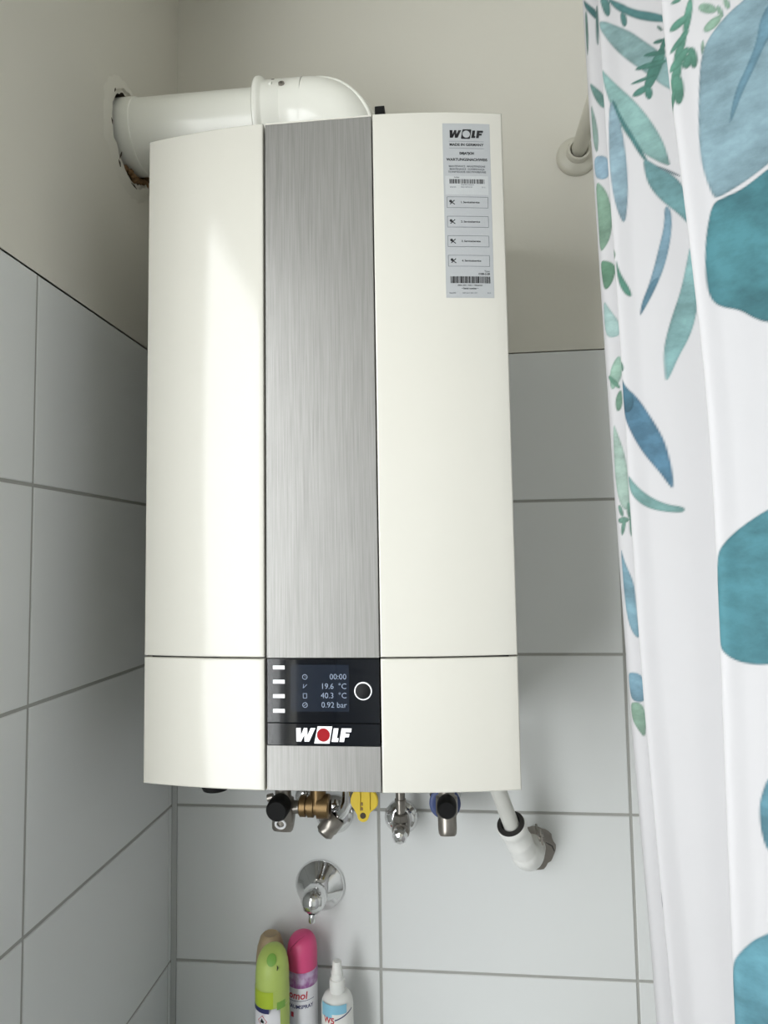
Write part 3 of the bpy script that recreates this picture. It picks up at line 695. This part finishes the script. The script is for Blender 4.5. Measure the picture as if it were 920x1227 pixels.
LEAVES = [
    [[90, 150, 150], [[0.1897, 2.2551], [0.2038, 2.2426], [0.2179, 2.2254], [0.2389, 2.2109], [0.2496, 2.2011], [0.2492, 2.1952], [0.2256, 2.2084], [0.209, 2.2254], [0.1977, 2.2387]]],
    [[95, 155, 150], [[0.2033, 2.2327], [0.2096, 2.2257], [0.2101, 2.2142], [0.2067, 2.2124], [0.2035, 2.2197]]],
    [[100, 155, 150], [[0.1828, 2.2576], [0.1931, 2.252], [0.1942, 2.237], [0.1915, 2.231], [0.1877, 2.2366], [0.1851, 2.2462]]],
    [[70, 125, 125], [[0.0826, 2.3152], [0.0863, 2.3008], [0.0945, 2.2854], [0.1012, 2.2751], [0.1019, 2.2871], [0.0919, 2.3011]]],
    [[150, 190, 190], [[0.1777, 2.2347], [0.1919, 2.2257], [0.2109, 2.2074], [0.2243, 2.1887], [0.2406, 2.167], [0.2536, 2.1473], [0.2563, 2.116], [0.2405, 2.1303], [0.2272, 2.1494], [0.209, 2.1738], [0.1928, 2.1989], [0.1821, 2.2223]]],
    [[88, 150, 135], [[0.2456, 2.1695], [0.2399, 2.1513], [0.2309, 2.1361], [0.2222, 2.1311], [0.2226, 2.1441], [0.2297, 2.1609], [0.24, 2.1747]]],
    [[88, 150, 135], [[0.2447, 2.1652], [0.2364, 2.1657], [0.2278, 2.1683], [0.2227, 2.172], [0.2273, 2.1729], [0.2358, 2.1714], [0.2444, 2.1683]]],
    [[88, 150, 135], [[0.2447, 2.1551], [0.2331, 2.1548], [0.2208, 2.1573], [0.2134, 2.1617], [0.2198, 2.1631], [0.2319, 2.1617], [0.2441, 2.1589]]],
    [[88, 150, 135], [[0.234, 2.1453], [0.2245, 2.1447], [0.2144, 2.146], [0.2085, 2.1484], [0.2136, 2.1495], [0.2235, 2.1488], [0.2335, 2.1475]]],
    [[88, 150, 135], [[0.2278, 2.1355], [0.222, 2.1322], [0.215, 2.1317], [0.2097, 2.1344], [0.2123, 2.1385], [0.2187, 2.1405], [0.2261, 2.14]]],
    [[88, 150, 135], [[0.2423, 2.1892], [0.2401, 2.1919], [0.2385, 2.1951], [0.2384, 2.1975], [0.2404, 2.1962], [0.2423, 2.1933], [0.2436, 2.19]]],
    [[88, 150, 135], [[0.2447, 2.1783], [0.2405, 2.1775], [0.236, 2.1783], [0.233, 2.1805], [0.2352, 2.1822], [0.2395, 2.1824], [0.2441, 2.181]]],
    [[88, 150, 135], [[0.2281, 2.1374], [0.2299, 2.1309], [0.2292, 2.1253], [0.2259, 2.1225], [0.2227, 2.1277], [0.2218, 2.134], [0.2237, 2.1392]]],
    [[88, 150, 135], [[0.2496, 2.1819], [0.247, 2.1752], [0.243, 2.17], [0.2391, 2.1686], [0.2394, 2.1739], [0.2425, 2.1801], [0.2471, 2.1847]]],
    [[98, 160, 138], [[0.3827, 2.1405], [0.3808, 2.127], [0.3769, 2.115], [0.3727, 2.1098], [0.3721, 2.1185], [0.3747, 2.1317], [0.3793, 2.1431]]],
    [[98, 160, 138], [[0.3757, 2.1137], [0.3725, 2.1009], [0.3673, 2.0897], [0.3621, 2.0853], [0.3622, 2.0939], [0.3662, 2.106], [0.3722, 2.1167]]],
    [[98, 160, 138], [[0.37, 2.0953], [0.3681, 2.081], [0.3637, 2.0682], [0.3582, 2.0637], [0.3568, 2.0738], [0.3608, 2.086], [0.3661, 2.0979]]],
    [[98, 160, 138], [[0.3778, 2.1262], [0.3726, 2.1216], [0.3662, 2.119], [0.3611, 2.1205], [0.3632, 2.125], [0.3689, 2.1289], [0.3757, 2.1304]]],
    [[98, 160, 138], [[0.3776, 2.1137], [0.3716, 2.1067], [0.3645, 2.101], [0.3592, 2.1004], [0.3618, 2.105], [0.3683, 2.1115], [0.3758, 2.1165]]],
    [[98, 160, 138], [[0.3767, 2.0979], [0.3711, 2.0897], [0.3639, 2.0835], [0.3567, 2.0844], [0.3595, 2.0898], [0.366, 2.0966], [0.3739, 2.1019]]],
    [[98, 160, 138], [[0.3794, 2.0982], [0.3816, 2.0895], [0.3811, 2.0818], [0.3779, 2.0779], [0.3743, 2.084], [0.3732, 2.0923], [0.3747, 2.0998]]],
    [[98, 160, 138], [[0.3684, 2.0841], [0.3692, 2.0898], [0.3721, 2.0935], [0.3761, 2.0937], [0.3773, 2.0884], [0.3757, 2.0836], [0.372, 2.0808]]],
    [[98, 160, 138], [[0.367, 2.0787], [0.3687, 2.0667], [0.367, 2.0559], [0.3625, 2.0507], [0.3583, 2.0599], [0.3576, 2.0718], [0.3613, 2.0811]]],
    [[98, 160, 138], [[0.362, 2.0673], [0.36, 2.0573], [0.3547, 2.0495], [0.3507, 2.0439], [0.3508, 2.0502], [0.3541, 2.0613], [0.3599, 2.069]]],
    [[98, 160, 138], [[0.374, 2.1448], [0.3708, 2.1435], [0.3673, 2.1436], [0.3647, 2.1451], [0.3662, 2.147], [0.3696, 2.1478], [0.3733, 2.1472]]],
    [[150, 190, 165], [[0.3868, 2.1333], [0.3928, 2.1312], [0.398, 2.1262], [0.4007, 2.1202], [0.3963, 2.1193], [0.3907, 2.1224], [0.3857, 2.1284]]],
    [[150, 190, 165], [[0.3874, 2.1097], [0.3921, 2.1144], [0.3981, 2.1162], [0.4031, 2.1144], [0.4014, 2.1094], [0.3963, 2.1058], [0.3898, 2.1049]]],
    [[150, 190, 165], [[0.4079, 2.1271], [0.4096, 2.1227], [0.4098, 2.1187], [0.4083, 2.1163], [0.406, 2.1193], [0.4049, 2.1236], [0.4053, 2.1276]]],
    [[150, 190, 165], [[0.3844, 2.0886], [0.3845, 2.0939], [0.3854, 2.0986], [0.3869, 2.1007], [0.3876, 2.0973], [0.3872, 2.0923], [0.3859, 2.0878]]],
    [[150, 190, 165], [[0.3929, 2.1249], [0.3907, 2.1272], [0.3894, 2.1302], [0.3895, 2.1328], [0.3917, 2.1317], [0.3935, 2.1291], [0.3944, 2.126]]],
    [[150, 190, 165], [[0.4013, 2.1245], [0.4035, 2.1197], [0.4044, 2.1148], [0.4036, 2.1118], [0.4012, 2.1147], [0.3995, 2.1195], [0.3991, 2.1244]]],
    [[144, 180, 192], [[0.426, 2.1254], [0.4201, 2.1185], [0.4102, 2.115], [0.3986, 2.1072], [0.3887, 2.0968], [0.3834, 2.0839], [0.3798, 2.0622], [0.3751, 2.0254], [0.3737, 1.9975], [0.376, 1.9787], [0.3794, 1.9626], [0.3828, 1.9598], [0.3958, 1.9636], [0.409, 1.9686], [0.4216, 1.9748], [0.4391, 1.986], [0.4556, 2.0256], [0.4596, 2.0947]]],
    [[112, 160, 180], [[0.4253, 2.0793], [0.4166, 2.0622], [0.4078, 2.0489], [0.4018, 2.034], [0.3982, 2.0179], [0.403, 2.0259], [0.4112, 2.0422], [0.4213, 2.0575], [0.4289, 2.0713], [0.4431, 2.091], [0.4524, 2.1048], [0.4432, 2.1131], [0.4296, 2.0983]]],
    [[72, 140, 150], [[0.3781, 1.957], [0.3878, 1.959], [0.4002, 1.9608], [0.4129, 1.9666], [0.4212, 1.9713], [0.4381, 1.9768], [0.4486, 1.9676], [0.4439, 1.8899], [0.4314, 1.8423], [0.4078, 1.8454], [0.3986, 1.8512], [0.3892, 1.8608], [0.3747, 1.8669], [0.368, 1.8759], [0.3664, 1.8926], [0.3684, 1.9174], [0.3719, 1.9367]]],
    [[140, 185, 180], [[0.1787, 2.1828], [0.1887, 2.1647], [0.2094, 2.1343], [0.2241, 2.1053], [0.2351, 2.0764], [0.2388, 2.0539], [0.2394, 2.0468], [0.2282, 2.056], [0.2138, 2.0732], [0.2015, 2.0975], [0.1916, 2.1229], [0.1842, 2.1515]]],
    [[150, 184, 198], [[0.1882, 2.14], [0.1852, 2.1159], [0.1834, 2.0789], [0.1838, 2.0473], [0.1881, 2.0176], [0.1949, 1.9994], [0.1994, 2.0268], [0.201, 2.0572], [0.1996, 2.0888], [0.1968, 2.1149], [0.1935, 2.1318]]],
    [[80, 140, 140], [[0.1891, 2.1413], [0.1937, 2.1349], [0.1972, 2.121], [0.2083, 2.0943], [0.2175, 2.0685], [0.2218, 2.0559], [0.2158, 2.0631], [0.2041, 2.0932], [0.1943, 2.1204]]],
    [[115, 168, 172], [[0.216, 2.0661], [0.2279, 2.0519], [0.2395, 2.0393], [0.2471, 2.0272], [0.2526, 2.0076], [0.2534, 1.9781], [0.2492, 1.9838], [0.2408, 1.9982], [0.2275, 2.0159], [0.2189, 2.0344], [0.2162, 2.0507]]],
    [[90, 120, 130], [[0.2282, 2.0519], [0.2365, 2.0449], [0.2444, 2.0375], [0.2481, 2.033], [0.2436, 2.0359], [0.2355, 2.0428], [0.2276, 2.0507]]],
    [[122, 160, 178], [[0.2308, 2.0103], [0.2363, 2.0025], [0.2351, 1.9836], [0.2304, 1.9613], [0.2242, 1.9425], [0.2161, 1.9243], [0.2084, 1.9102], [0.2025, 1.9014], [0.2051, 1.9157], [0.2119, 1.9315], [0.2178, 1.9505], [0.2224, 1.9668], [0.2289, 1.9885]]],
    [[88, 132, 152], [[0.214, 1.9353], [0.2216, 1.9389], [0.2161, 1.9243], [0.2084, 1.9102], [0.2024, 1.9008], [0.2053, 1.915]]],
    [[140, 190, 190], [[0.2485, 1.9635], [0.2442, 1.9458], [0.237, 1.9185], [0.2278, 1.8945], [0.2213, 1.8727], [0.2192, 1.8587], [0.219, 1.8442], [0.2192, 1.8302], [0.2227, 1.8353], [0.2306, 1.8539], [0.241, 1.8719], [0.2479, 1.8928], [0.2502, 1.9095], [0.2508, 1.9324], [0.2499, 1.9529]]],
    [[125, 165, 170], [[0.2509, 1.9153], [0.2524, 1.9012], [0.2532, 1.8873], [0.2528, 1.88], [0.2514, 1.8872], [0.2501, 1.9012], [0.2496, 1.9153]]],
    [[110, 145, 135], [[0.0892, 2.2942], [0.0896, 2.2713], [0.0881, 2.2498], [0.085, 2.2401], [0.0838, 2.2518], [0.084, 2.2745], [0.0855, 2.2973]]],
    [[100, 140, 135], [[0.1023, 2.2939], [0.1023, 2.2736], [0.1012, 2.2538], [0.0993, 2.244], [0.0983, 2.255], [0.0987, 2.2751], [0.1003, 2.2948]]],
    [[120, 170, 160], [[0.0846, 2.2106], [0.0941, 2.1981], [0.1039, 2.1837], [0.1028, 2.1659], [0.093, 2.1813]]],
    [[140, 170, 160], [[0.0848, 2.1878], [0.0917, 2.1629], [0.0939, 2.1378], [0.091, 2.1169], [0.0849, 2.1357]]],
    [[150, 185, 205], [[0.0839, 2.1191], [0.1038, 2.112], [0.1036, 2.0884], [0.0952, 2.0854], [0.0846, 2.0943]]],
    [[140, 180, 155], [[0.0845, 2.0915], [0.0977, 2.075], [0.1027, 2.0533], [0.1031, 2.0331], [0.0977, 2.0112], [0.0842, 2.0014], [0.0849, 2.0465]]],
    [[110, 160, 130], [[0.1789, 1.9808], [0.1823, 1.9764], [0.1829, 1.9715], [0.1801, 1.9687], [0.1766, 1.9706], [0.1747, 1.9747], [0.1751, 1.9796]]],
    [[85, 145, 125], [[0.1028, 1.9932], [0.1071, 1.9724], [0.1164, 1.9536], [0.1184, 1.9426], [0.1086, 1.9491], [0.102, 1.9653]]],
    [[85, 145, 125], [[0.1824, 1.9717], [0.1867, 1.9518], [0.1956, 1.933], [0.1974, 1.923], [0.1896, 1.9282], [0.1836, 1.9436]]],
    [[110, 160, 130], [[0.0839, 1.9957], [0.0982, 1.9894], [0.1036, 1.9815], [0.0989, 1.9644], [0.0893, 1.9566], [0.0857, 1.9721]]],
    [[170, 205, 200], [[0.0844, 1.9521], [0.0953, 1.9323], [0.1036, 1.9174], [0.1026, 1.9006], [0.084, 1.9055]]],
    [[160, 200, 180], [[0.1007, 1.8843], [0.1034, 1.8693], [0.1011, 1.8534], [0.0887, 1.8402], [0.0867, 1.8629]]],
    [[110, 165, 140], [[0.0873, 1.8612], [0.0942, 1.8548], [0.0986, 1.8479], [0.0996, 1.8429], [0.0952, 1.8453], [0.0894, 1.8518], [0.0841, 1.8595]]],
    [[115, 165, 145], [[0.1813, 1.8591], [0.1838, 1.8545], [0.1841, 1.8503], [0.1823, 1.8478], [0.1793, 1.8503], [0.1782, 1.8543], [0.1785, 1.8586]]],
    [[120, 165, 140], [[0.0932, 1.8185], [0.0925, 1.8322], [0.1, 1.8446], [0.1015, 1.8309], [0.0983, 1.8191]]],
    [[92, 146, 176], [[0.1791, 1.8439], [0.1834, 1.8336], [0.197, 1.8182], [0.2078, 1.7945], [0.2152, 1.7732], [0.2184, 1.7527], [0.22, 1.7355], [0.2194, 1.7228], [0.2162, 1.7274], [0.2096, 1.7423], [0.1965, 1.764], [0.1865, 1.7855], [0.1792, 1.8073]]],
    [[76, 128, 150], [[0.1791, 1.8439], [0.185, 1.8318], [0.1931, 1.8225], [0.1915, 1.8085], [0.1846, 1.8036], [0.1791, 1.8103]]],
    [[130, 180, 176], [[0.1797, 1.7436], [0.189, 1.7296], [0.2015, 1.7172], [0.2143, 1.7083], [0.2255, 1.7055], [0.2273, 1.702], [0.2242, 1.6991], [0.2081, 1.7019], [0.1933, 1.7091], [0.182, 1.7229]]],
    [[180, 210, 195], [[0.088, 1.8088], [0.0934, 1.7934], [0.1, 1.7672], [0.1013, 1.7386], [0.1003, 1.7066], [0.0913, 1.7109], [0.0858, 1.7336], [0.0851, 1.7625]]],
    [[120, 170, 150], [[0.0902, 1.7145], [0.0927, 1.7094], [0.0935, 1.7039], [0.0923, 1.7003], [0.0894, 1.703], [0.0871, 1.7083], [0.0867, 1.714]]],
    [[120, 170, 150], [[0.1008, 1.7167], [0.1014, 1.7097], [0.1006, 1.7029], [0.0986, 1.699], [0.097, 1.703], [0.0968, 1.7099], [0.0982, 1.7167]]],
    [[120, 170, 150], [[0.0849, 1.699], [0.0914, 1.7009], [0.0965, 1.7006], [0.0998, 1.698], [0.0968, 1.6948], [0.0918, 1.6937], [0.0851, 1.695]]],
    [[120, 170, 150], [[0.1016, 1.7072], [0.1019, 1.6957], [0.1011, 1.6842], [0.0995, 1.6782], [0.0984, 1.6842], [0.0985, 1.6957], [0.0997, 1.7072]]],
    [[120, 170, 150], [[0.0958, 1.701], [0.095, 1.6923], [0.0926, 1.684], [0.0894, 1.6796], [0.0883, 1.6847], [0.0901, 1.6933], [0.0932, 1.7015]]],
    [[130, 175, 192], [[0.0854, 1.6717], [0.0908, 1.6512], [0.0986, 1.631], [0.0998, 1.6141], [0.1002, 1.5896], [0.1011, 1.5658], [0.0912, 1.5784], [0.0867, 1.6075]]],
    [[74, 142, 154], [[0.4202, 1.7051], [0.4084, 1.7003], [0.3968, 1.6941], [0.3879, 1.6888], [0.3728, 1.6778], [0.3621, 1.6663], [0.3573, 1.6568], [0.3543, 1.6282], [0.3552, 1.6045], [0.3555, 1.5833], [0.3606, 1.5764], [0.3705, 1.5707], [0.3827, 1.5694], [0.3947, 1.5709], [0.4216, 1.577], [0.4329, 1.6296], [0.4303, 1.6845]]],
    [[130, 175, 195], [[0.0826, 1.5322], [0.1027, 1.532], [0.1039, 1.502], [0.0869, 1.5004], [0.0825, 1.5148]]],
    [[160, 200, 175], [[0.0838, 1.5005], [0.1018, 1.5004], [0.0995, 1.4613], [0.0906, 1.4728], [0.0819, 1.4853]]],
    [[100, 162, 180], [[0.3956, 1.491], [0.3881, 1.482], [0.3841, 1.4714], [0.3811, 1.4597], [0.3811, 1.4443], [0.3832, 1.4317], [0.3863, 1.4248], [0.3967, 1.4199], [0.4123, 1.4366], [0.4142, 1.4837]]],
    [[98, 165, 182], [[0.3986, 1.3737], [0.3834, 1.3625], [0.3726, 1.3536], [0.3632, 1.3422], [0.3566, 1.3302], [0.3535, 1.3108], [0.3527, 1.2831], [0.3559, 1.2568], [0.3699, 1.2448], [0.3972, 1.261], [0.4142, 1.3129], [0.4126, 1.3574]]],
    [[60, 70, 110], [[0.18, 1.3291], [0.1808, 1.3229], [0.1809, 1.3167], [0.1802, 1.3133], [0.1793, 1.3165], [0.1788, 1.3227], [0.1789, 1.329]]]]
def catmull(P, n):
    P = np.array(P); P = np.vstack([2*P[0]-P[1], P, 2*P[-1]-P[-2]]); out = []
    for i in range(1, len(P)-2):
        for k in range(n):
            t = k/n; out.append(.5*((2*P[i])+(-P[i-1]+P[i+1])*t+(2*P[i-1]-5*P[i]+4*P[i+1]-P[i+2])*t*t+(-P[i-1]+3*P[i]-3*P[i+1]+P[i+2])*t**3))
    out.append(P[-2]); return np.array(out)
def make_curtain():
    NP, NZ, ZA, ZB = 24, 1500, .35, 2.38
    Y = np.array([c[0] for c in CTRL]); X = np.array([c[1] for c in CTRL])
    z = np.linspace(ZA, ZB, NZ)
    Xz = np.array([catmull(r[:, None], 64)[:, 0] for r in X]); zd = np.linspace(ZA, ZB, Xz.shape[1])
    Xz = np.array([np.interp(z, zd, r) for r in Xz])
    D = catmull(np.hstack([Y[:, None], Xz]), NP)
    mid = D[:, 1+NZ//2]; s = np.concatenate([[0], np.cumsum(np.hypot(np.diff(mid), np.diff(D[:, 0])))])
    keep = np.arange(0, len(s))
    ns = len(s); co = np.zeros((ns, NZ, 3)); co[:, :, 0] = D[:, 1:]; co[:, :, 1] = D[:, 0][:, None]; co[:, :, 2] = z
    # resample along the cloth so that cells are even
    s2 = np.linspace(0, s[-1], 540); co2 = np.zeros((540, NZ, 3))
    idx = np.clip(np.searchsorted(s, s2)-1, 0, ns-2); t = ((s2-s[idx])/np.maximum(s[idx+1]-s[idx], 1e-9))[:, None, None]
    co2 = co[idx]*(1-t)+co[idx+1]*t
    n = 540
    hue = np.ones((n, NZ, 3))*lin((120, 160, 170)); ink = np.zeros((n, NZ))
    leaves = list(LEAVES)
    # the print goes on outside the part the photograph shows
    rn = random.Random(4); src = [l for l in LEAVES if len(l[1]) > 9]
    for k in range(26):
        c, P = rn.choice(src); P = np.array(P); c0 = P.mean(0)
        tgt = (rn.uniform(.47, .75), rn.uniform(.45, 2.3)) if k < 16 else (rn.uniform(.05, .75), rn.uniform(.4, .95))
        a = rn.uniform(-.6, .6); R = np.array([[math.cos(a), -math.sin(a)], [math.sin(a), math.cos(a)]])
        P = (P-c0)@R.T+np.array(tgt)
        if P[:, 0].min() < .455 and P[:, 1].max() > .93: continue
        leaves.append((c, P.tolist()))
    for c, P in leaves:
        P = np.array(P, float)
        for _ in range(2): P = np.stack([P*.75+np.roll(P, -1, 0)*.25, P*.25+np.roll(P, -1, 0)*.75], 1).reshape(-1, 2)
        m = .003; i0, i1 = np.searchsorted(s2, (P[:, 0].min()-m, P[:, 0].max()+m)); j0, j1 = np.searchsorted(z, (P[:, 1].min()-m, P[:, 1].max()+m))
        if i1-i0 < 2 or j1-j0 < 2: continue
        S, Zg = np.meshgrid(s2[i0:i1], z[j0:j1], indexing='ij'); inside = np.zeros(S.shape, bool); dist = np.full(S.shape, 1.0)
        Q = np.roll(P, -1, 0)
        for (ax_, ay), (bx_, by) in zip(P, Q):
            if ay != by:
                cond = ((ay > Zg) != (by > Zg)) & (S < (bx_-ax_)*(Zg-ay)/(by-ay)+ax_); inside ^= cond
            L2 = (bx_-ax_)**2+(by-ay)**2+1e-12; tt = np.clip(((S-ax_)*(bx_-ax_)+(Zg-ay)*(by-ay))/L2, 0, 1)
            dist = np.minimum(dist, np.hypot(S-ax_-tt*(bx_-ax_), Zg-ay-tt*(by-ay)))
        sd = np.where(inside, dist, -dist); a = np.clip(.5+sd/.0013, 0, 1)
        rim = 1-.24*np.exp(-(np.clip(sd, 0, 1)/.0016)**2)          # pigment gathers at the painted edge
        wdt = P[:, 1].max()-P[:, 1].min(); gr = 1.0+.16*((Zg-P[:, 1].mean())/max(wdt, .01))
        lc_ = np.array(lin(c)); lc_ = (lc_*.86+lc_.mean()*.14)*.61
        col = lc_[None, None, :]*(rim*gr)[:, :, None]
        A = a[:, :, None]; hue[i0:i1, j0:j1] = hue[i0:i1, j0:j1]*(1-A)+col*A
        hue[i0:i1, j0:j1] = np.where(ink[i0:i1, j0:j1][:, :, None] < .01, col, hue[i0:i1, j0:j1])
        ink[i0:i1, j0:j1] = np.maximum(ink[i0:i1, j0:j1], a)
    I, J = np.meshgrid(np.arange(n-1), np.arange(NZ-1), indexing='ij'); v0 = (I*NZ+J).ravel()
    quads = np.stack([v0, v0+NZ, v0+NZ+1, v0+1], 1).astype(np.int32)
    me = bpy.data.meshes.new('curtain_cloth')
    me.vertices.add(n*NZ); me.vertices.foreach_set('co', co2.reshape(-1).astype(np.float32))
    me.loops.add(quads.size); me.loops.foreach_set('vertex_index', quads.reshape(-1))
    me.polygons.add(len(quads)); me.polygons.foreach_set('loop_start', np.arange(0, quads.size, 4, dtype=np.int32))
    me.polygons.foreach_set('use_smooth', np.ones(len(quads), bool))
    me.update(calc_edges=True)
    a = me.attributes.new('print_hue', 'FLOAT_COLOR', 'POINT'); a.data.foreach_set('color', np.concatenate([hue, np.ones((n, NZ, 1))], 2).reshape(-1).astype(np.float32))
    a = me.attributes.new('ink', 'FLOAT', 'POINT'); a.data.foreach_set('value', ink.reshape(-1).astype(np.float32))
    me.materials.append(M['fabric'])
    root = empty('shower_curtain', (.70, -.5, .35), 'white shower curtain printed with teal watercolour leaves, hanging at the right', 'curtain')
    link('cloth', me, root); adopt(root)
make_curtain()

# ---------------------------------------------------------------- cans and bottle on the ledge
ZL = .8585
def can(name, x, y, r, h, body, label, cat='can'):
    root = empty(name, (x, y, ZL), label, cat)
    b = MB().use(body, True); b.lathe([(0, .001), (r-.003, .0), (r, .003), (r, h-.010), (r-.004, h-.004), (r-.006, h), (0, h)], (x, y, ZL), (0, 0, 1), 48)
    b.done('can_body', root); return root
def wrapband(root, m, x, y, r, a0, a1, z0_, z1_, name='printed_band', slope=0):
    b = MB().use(m, True); n = 24; A = []; B = []
    for k in range(n+1):
        a = math.radians(a0+(a1-a0)*k/n); dz = slope*k/n
        A.append(b.bm.verts.new((x+r*math.sin(a), y-r*math.cos(a), z0_+dz))); B.append(b.bm.verts.new((x+r*math.sin(a), y-r*math.cos(a), z1_+dz)))
    b._tag([b.bm.faces.new((A[k], A[k+1], B[k+1], B[k])) for k in range(n)]); return b.done(name, root)
def sloped_cap(m, x, y, r, z0_, hf, hb, root, name='spray_cap', fx=1, label=None, dome=.006):
    # oval cap, higher at the back, with a domed sloping top
    b = MB().use(m, True); seg = 44; rings = []
    prof = [(1, 0), (1, .42), (.985, .57), (.945, .70), (.87, .81), (.75, .895), (.58, .95), (.38, .985), (.16, 1)]
    for rr, t in prof:
        ring = []
        for k in range(seg):
            a = 2*math.pi*k/seg; px, py = fx*r*rr*math.sin(a), r*rr*math.cos(a)
            top = hf+(hb-hf)*(py/r+1)/2
            ring.append(b.bm.verts.new((x+px, y+py, z0_+top*t)))
        rings.append(ring)
    for r1, r2_ in zip(rings, rings[1:]): b._tag([b.bm.faces.new((r1[k], r1[(k+1) % seg], r2_[(k+1) % seg], r2_[k])) for k in range(seg)])
    b._tag([b.bm.faces.new(rings[-1])])
    o = b.done(name, root, 60)
    if label: o['label'] = label
    return o
# lime can (front), tan can (behind), pink can, white bottle
# lime can (front)
lx, ly, lr = .1975, -.097, .0252
c = can('spray_can', lx, ly, lr, .150, 'canwhite', 'lime green topped spray can, in front of the tan-capped one')
sloped_cap('lime', lx, ly, lr-.0004, 1.0170, .054, .074, c, 'spray_cap', label='lime green cap')
wrapband(c, 'limedeep', lx, ly, lr+.0002, -75, 18, 1.0110, 1.0340)
wrapband(c, 'lime', lx, ly, lr+.0001, 18, 285, 1.0110, 1.0340)
wrapband(c, 'green', lx, ly, lr+.0003, 30, 62, 1.0085, 1.0190)
wrapband(c, 'lime', lx, ly, lr+.0002, 42, 100, .86, 1.0110)
wrapband(c, 'navy', lx, ly, lr+.0003, -70, 4, 1.0045, 1.0110)
b = new('green', True); b.lathe([(0, .0007), (.0060, .0006), (.0072, 0)], (lx+.003, ly-.0145, 1.0735), (.1, -.70, .70), 20, 1, 1.2); b.done('spray_button', c)
b = new('rubber', True); b.tube([(lx+.0125, ly-.0195, 1.0690), (lx+.0137, ly-.0200, 1.0660), (lx+.0128, ly-.0206, 1.0625)], [.0004, .0011, .0005], 8); b.done('nozzle_slot', c)
def wrapped(b, x, y, r, a0, zc, pts, w_):
    for (p, q), (p2, q2) in zip(pts, pts[1:]+pts[:1]):
        t = []
        for a, z_ in ((p, q), (p2, q2)):
            an = a0+a/r; t.append((x+r*math.sin(an), y-r*math.cos(an), zc+z_))
        b.tube([t[0], t[1]], w_, 6)
b = new('redink'); wrapped(b, lx, ly, lr+.0002, math.radians(-20), .9935, [(-.0075, 0), (0, .0075), (.0075, 0), (0, -.0075)], .0004); b.done('hazard_diamond', c)
fp = [(-.0028, -.0022), (-.0030, .0004), (-.0016, .0016), (-.0010, .0042), (.0006, .0028), (.0014, .0012), (.0028, .0010), (.0028, -.0022)]
b = new('ink'); rr = lr+.0004; vv = [b.bm.verts.new((lx+rr*math.sin(math.radians(-20)+p/rr), ly-rr*math.cos(math.radians(-20)+p/rr), .9935+q)) for p, q in fp]
b._tag([b.bm.faces.new(vv)]); b.done('flame_symbol', c)
adopt(c)
# tan can behind it
tx, ty, tr = .1790, -.0400, .0240
c = can('spray_can', tx, ty, tr, .150, 'teal', 'tan-capped teal spray can half hidden behind the lime green one')
b = new('tan', True); b.lathe([(tr-.0006, 1.008), (tr-.0008, 1.036), (tr-.0030, 1.052), (tr-.0085, 1.068), (tr-.0125, 1.0715), (tr-.0150, 1.0700), (0, 1.0690)], (tx, ty, 0), (0, 0, 1), 12); b.done('spray_cap', c)
adopt(c)
# pink can
px_, py_, pr_ = .2312, -.0460, .0236
c = can('spray_can', px_, py_, pr_, .170, 'canwhite', 'room spray can with a pink domed cap and purple printed top')
sloped_cap('pink', px_, py_, pr_-.0003, 1.0300, .042, .0505, c, 'spray_cap', label='pink domed cap')
wrapband(c, 'petal', px_, py_, pr_+.0002, -180, 180, 1.0080, 1.0300)
b = new('pinkdeep', True); b.tube([(px_-.0150, py_-.0185, 1.0590), (px_-.0130, py_-.0180, 1.0645), (px_-.004, py_-.0150, 1.0725), (px_+.006, py_-.0095, 1.0780)], [.0003, .0007, .0008, .0003], 8); b.done('cap_groove', c)
text('domol', .0150, (0, 0, .9975), 'redink', c, bold=.0003, wrap=(px_, py_, pr_+.0003, math.radians(-16)), shear=.12)
text('RAUMSPRAY', .0076, (0, 0, .9815), 'navy', c, bold=.00015, wrap=(px_, py_, pr_+.0003, math.radians(4)), sx=1.0)
wrapband(c, 'navy', px_, py_, pr_+.0002, -80, 60, .9885, .9892, 'printed_line', .002)
wrapband(c, 'redink', px_, py_, pr_+.0002, -34, -22, .966, .973, 'printed_square')
adopt(c)
# white bottle
wx, wy, wr = .2885, -.0600, .0243
c = empty('pump_bottle', (wx, wy, ZL), 'white plastic bottle with a stepped nozzle and pale blue label', 'bottle')
b = new('bottle', True); b.lathe([(0, ZL), (wr-.002, ZL), (wr, ZL+.003), (wr, .984), (wr-.0008, .991), (wr-.004, .9975), (wr-.010, 1.0015), (.0115, 1.003), (.0115, 1.006), (0, 1.006)], (wx, wy, 0), (0, 0, 1), 48, 1, 1); b.done('bottle_body', c)
b = new('bottle', True); b.lathe([(.0118, 1.0045), (.0118, 1.0190), (.0110, 1.0205), (.0092, 1.0210), (.0088, 1.0300), (.0078, 1.0310), (.0066, 1.0450), (.0058, 1.0460), (0, 1.0460)], (wx, wy, 0), (0, 0, 1), 32); b.done('nozzle', c)
wrapband(c, 'skyblue', wx, wy, wr+.0002, -58, 44, .9830, .9960, 'printed_band')
wrapband(c, 'skyblue', wx, wy, wr+.0002, -58, -10, .9770, .9830, 'printed_band')
wrapband(c, 'navy', wx, wy, wr+.0003, 0, 70, .9740, .9758, 'printed_line', .010)
text('W5', .0120, (0, 0, .9735), 'redink', c, bold=.0003, wrap=(wx, wy, wr+.0003, math.radians(-22)))
adopt(c)
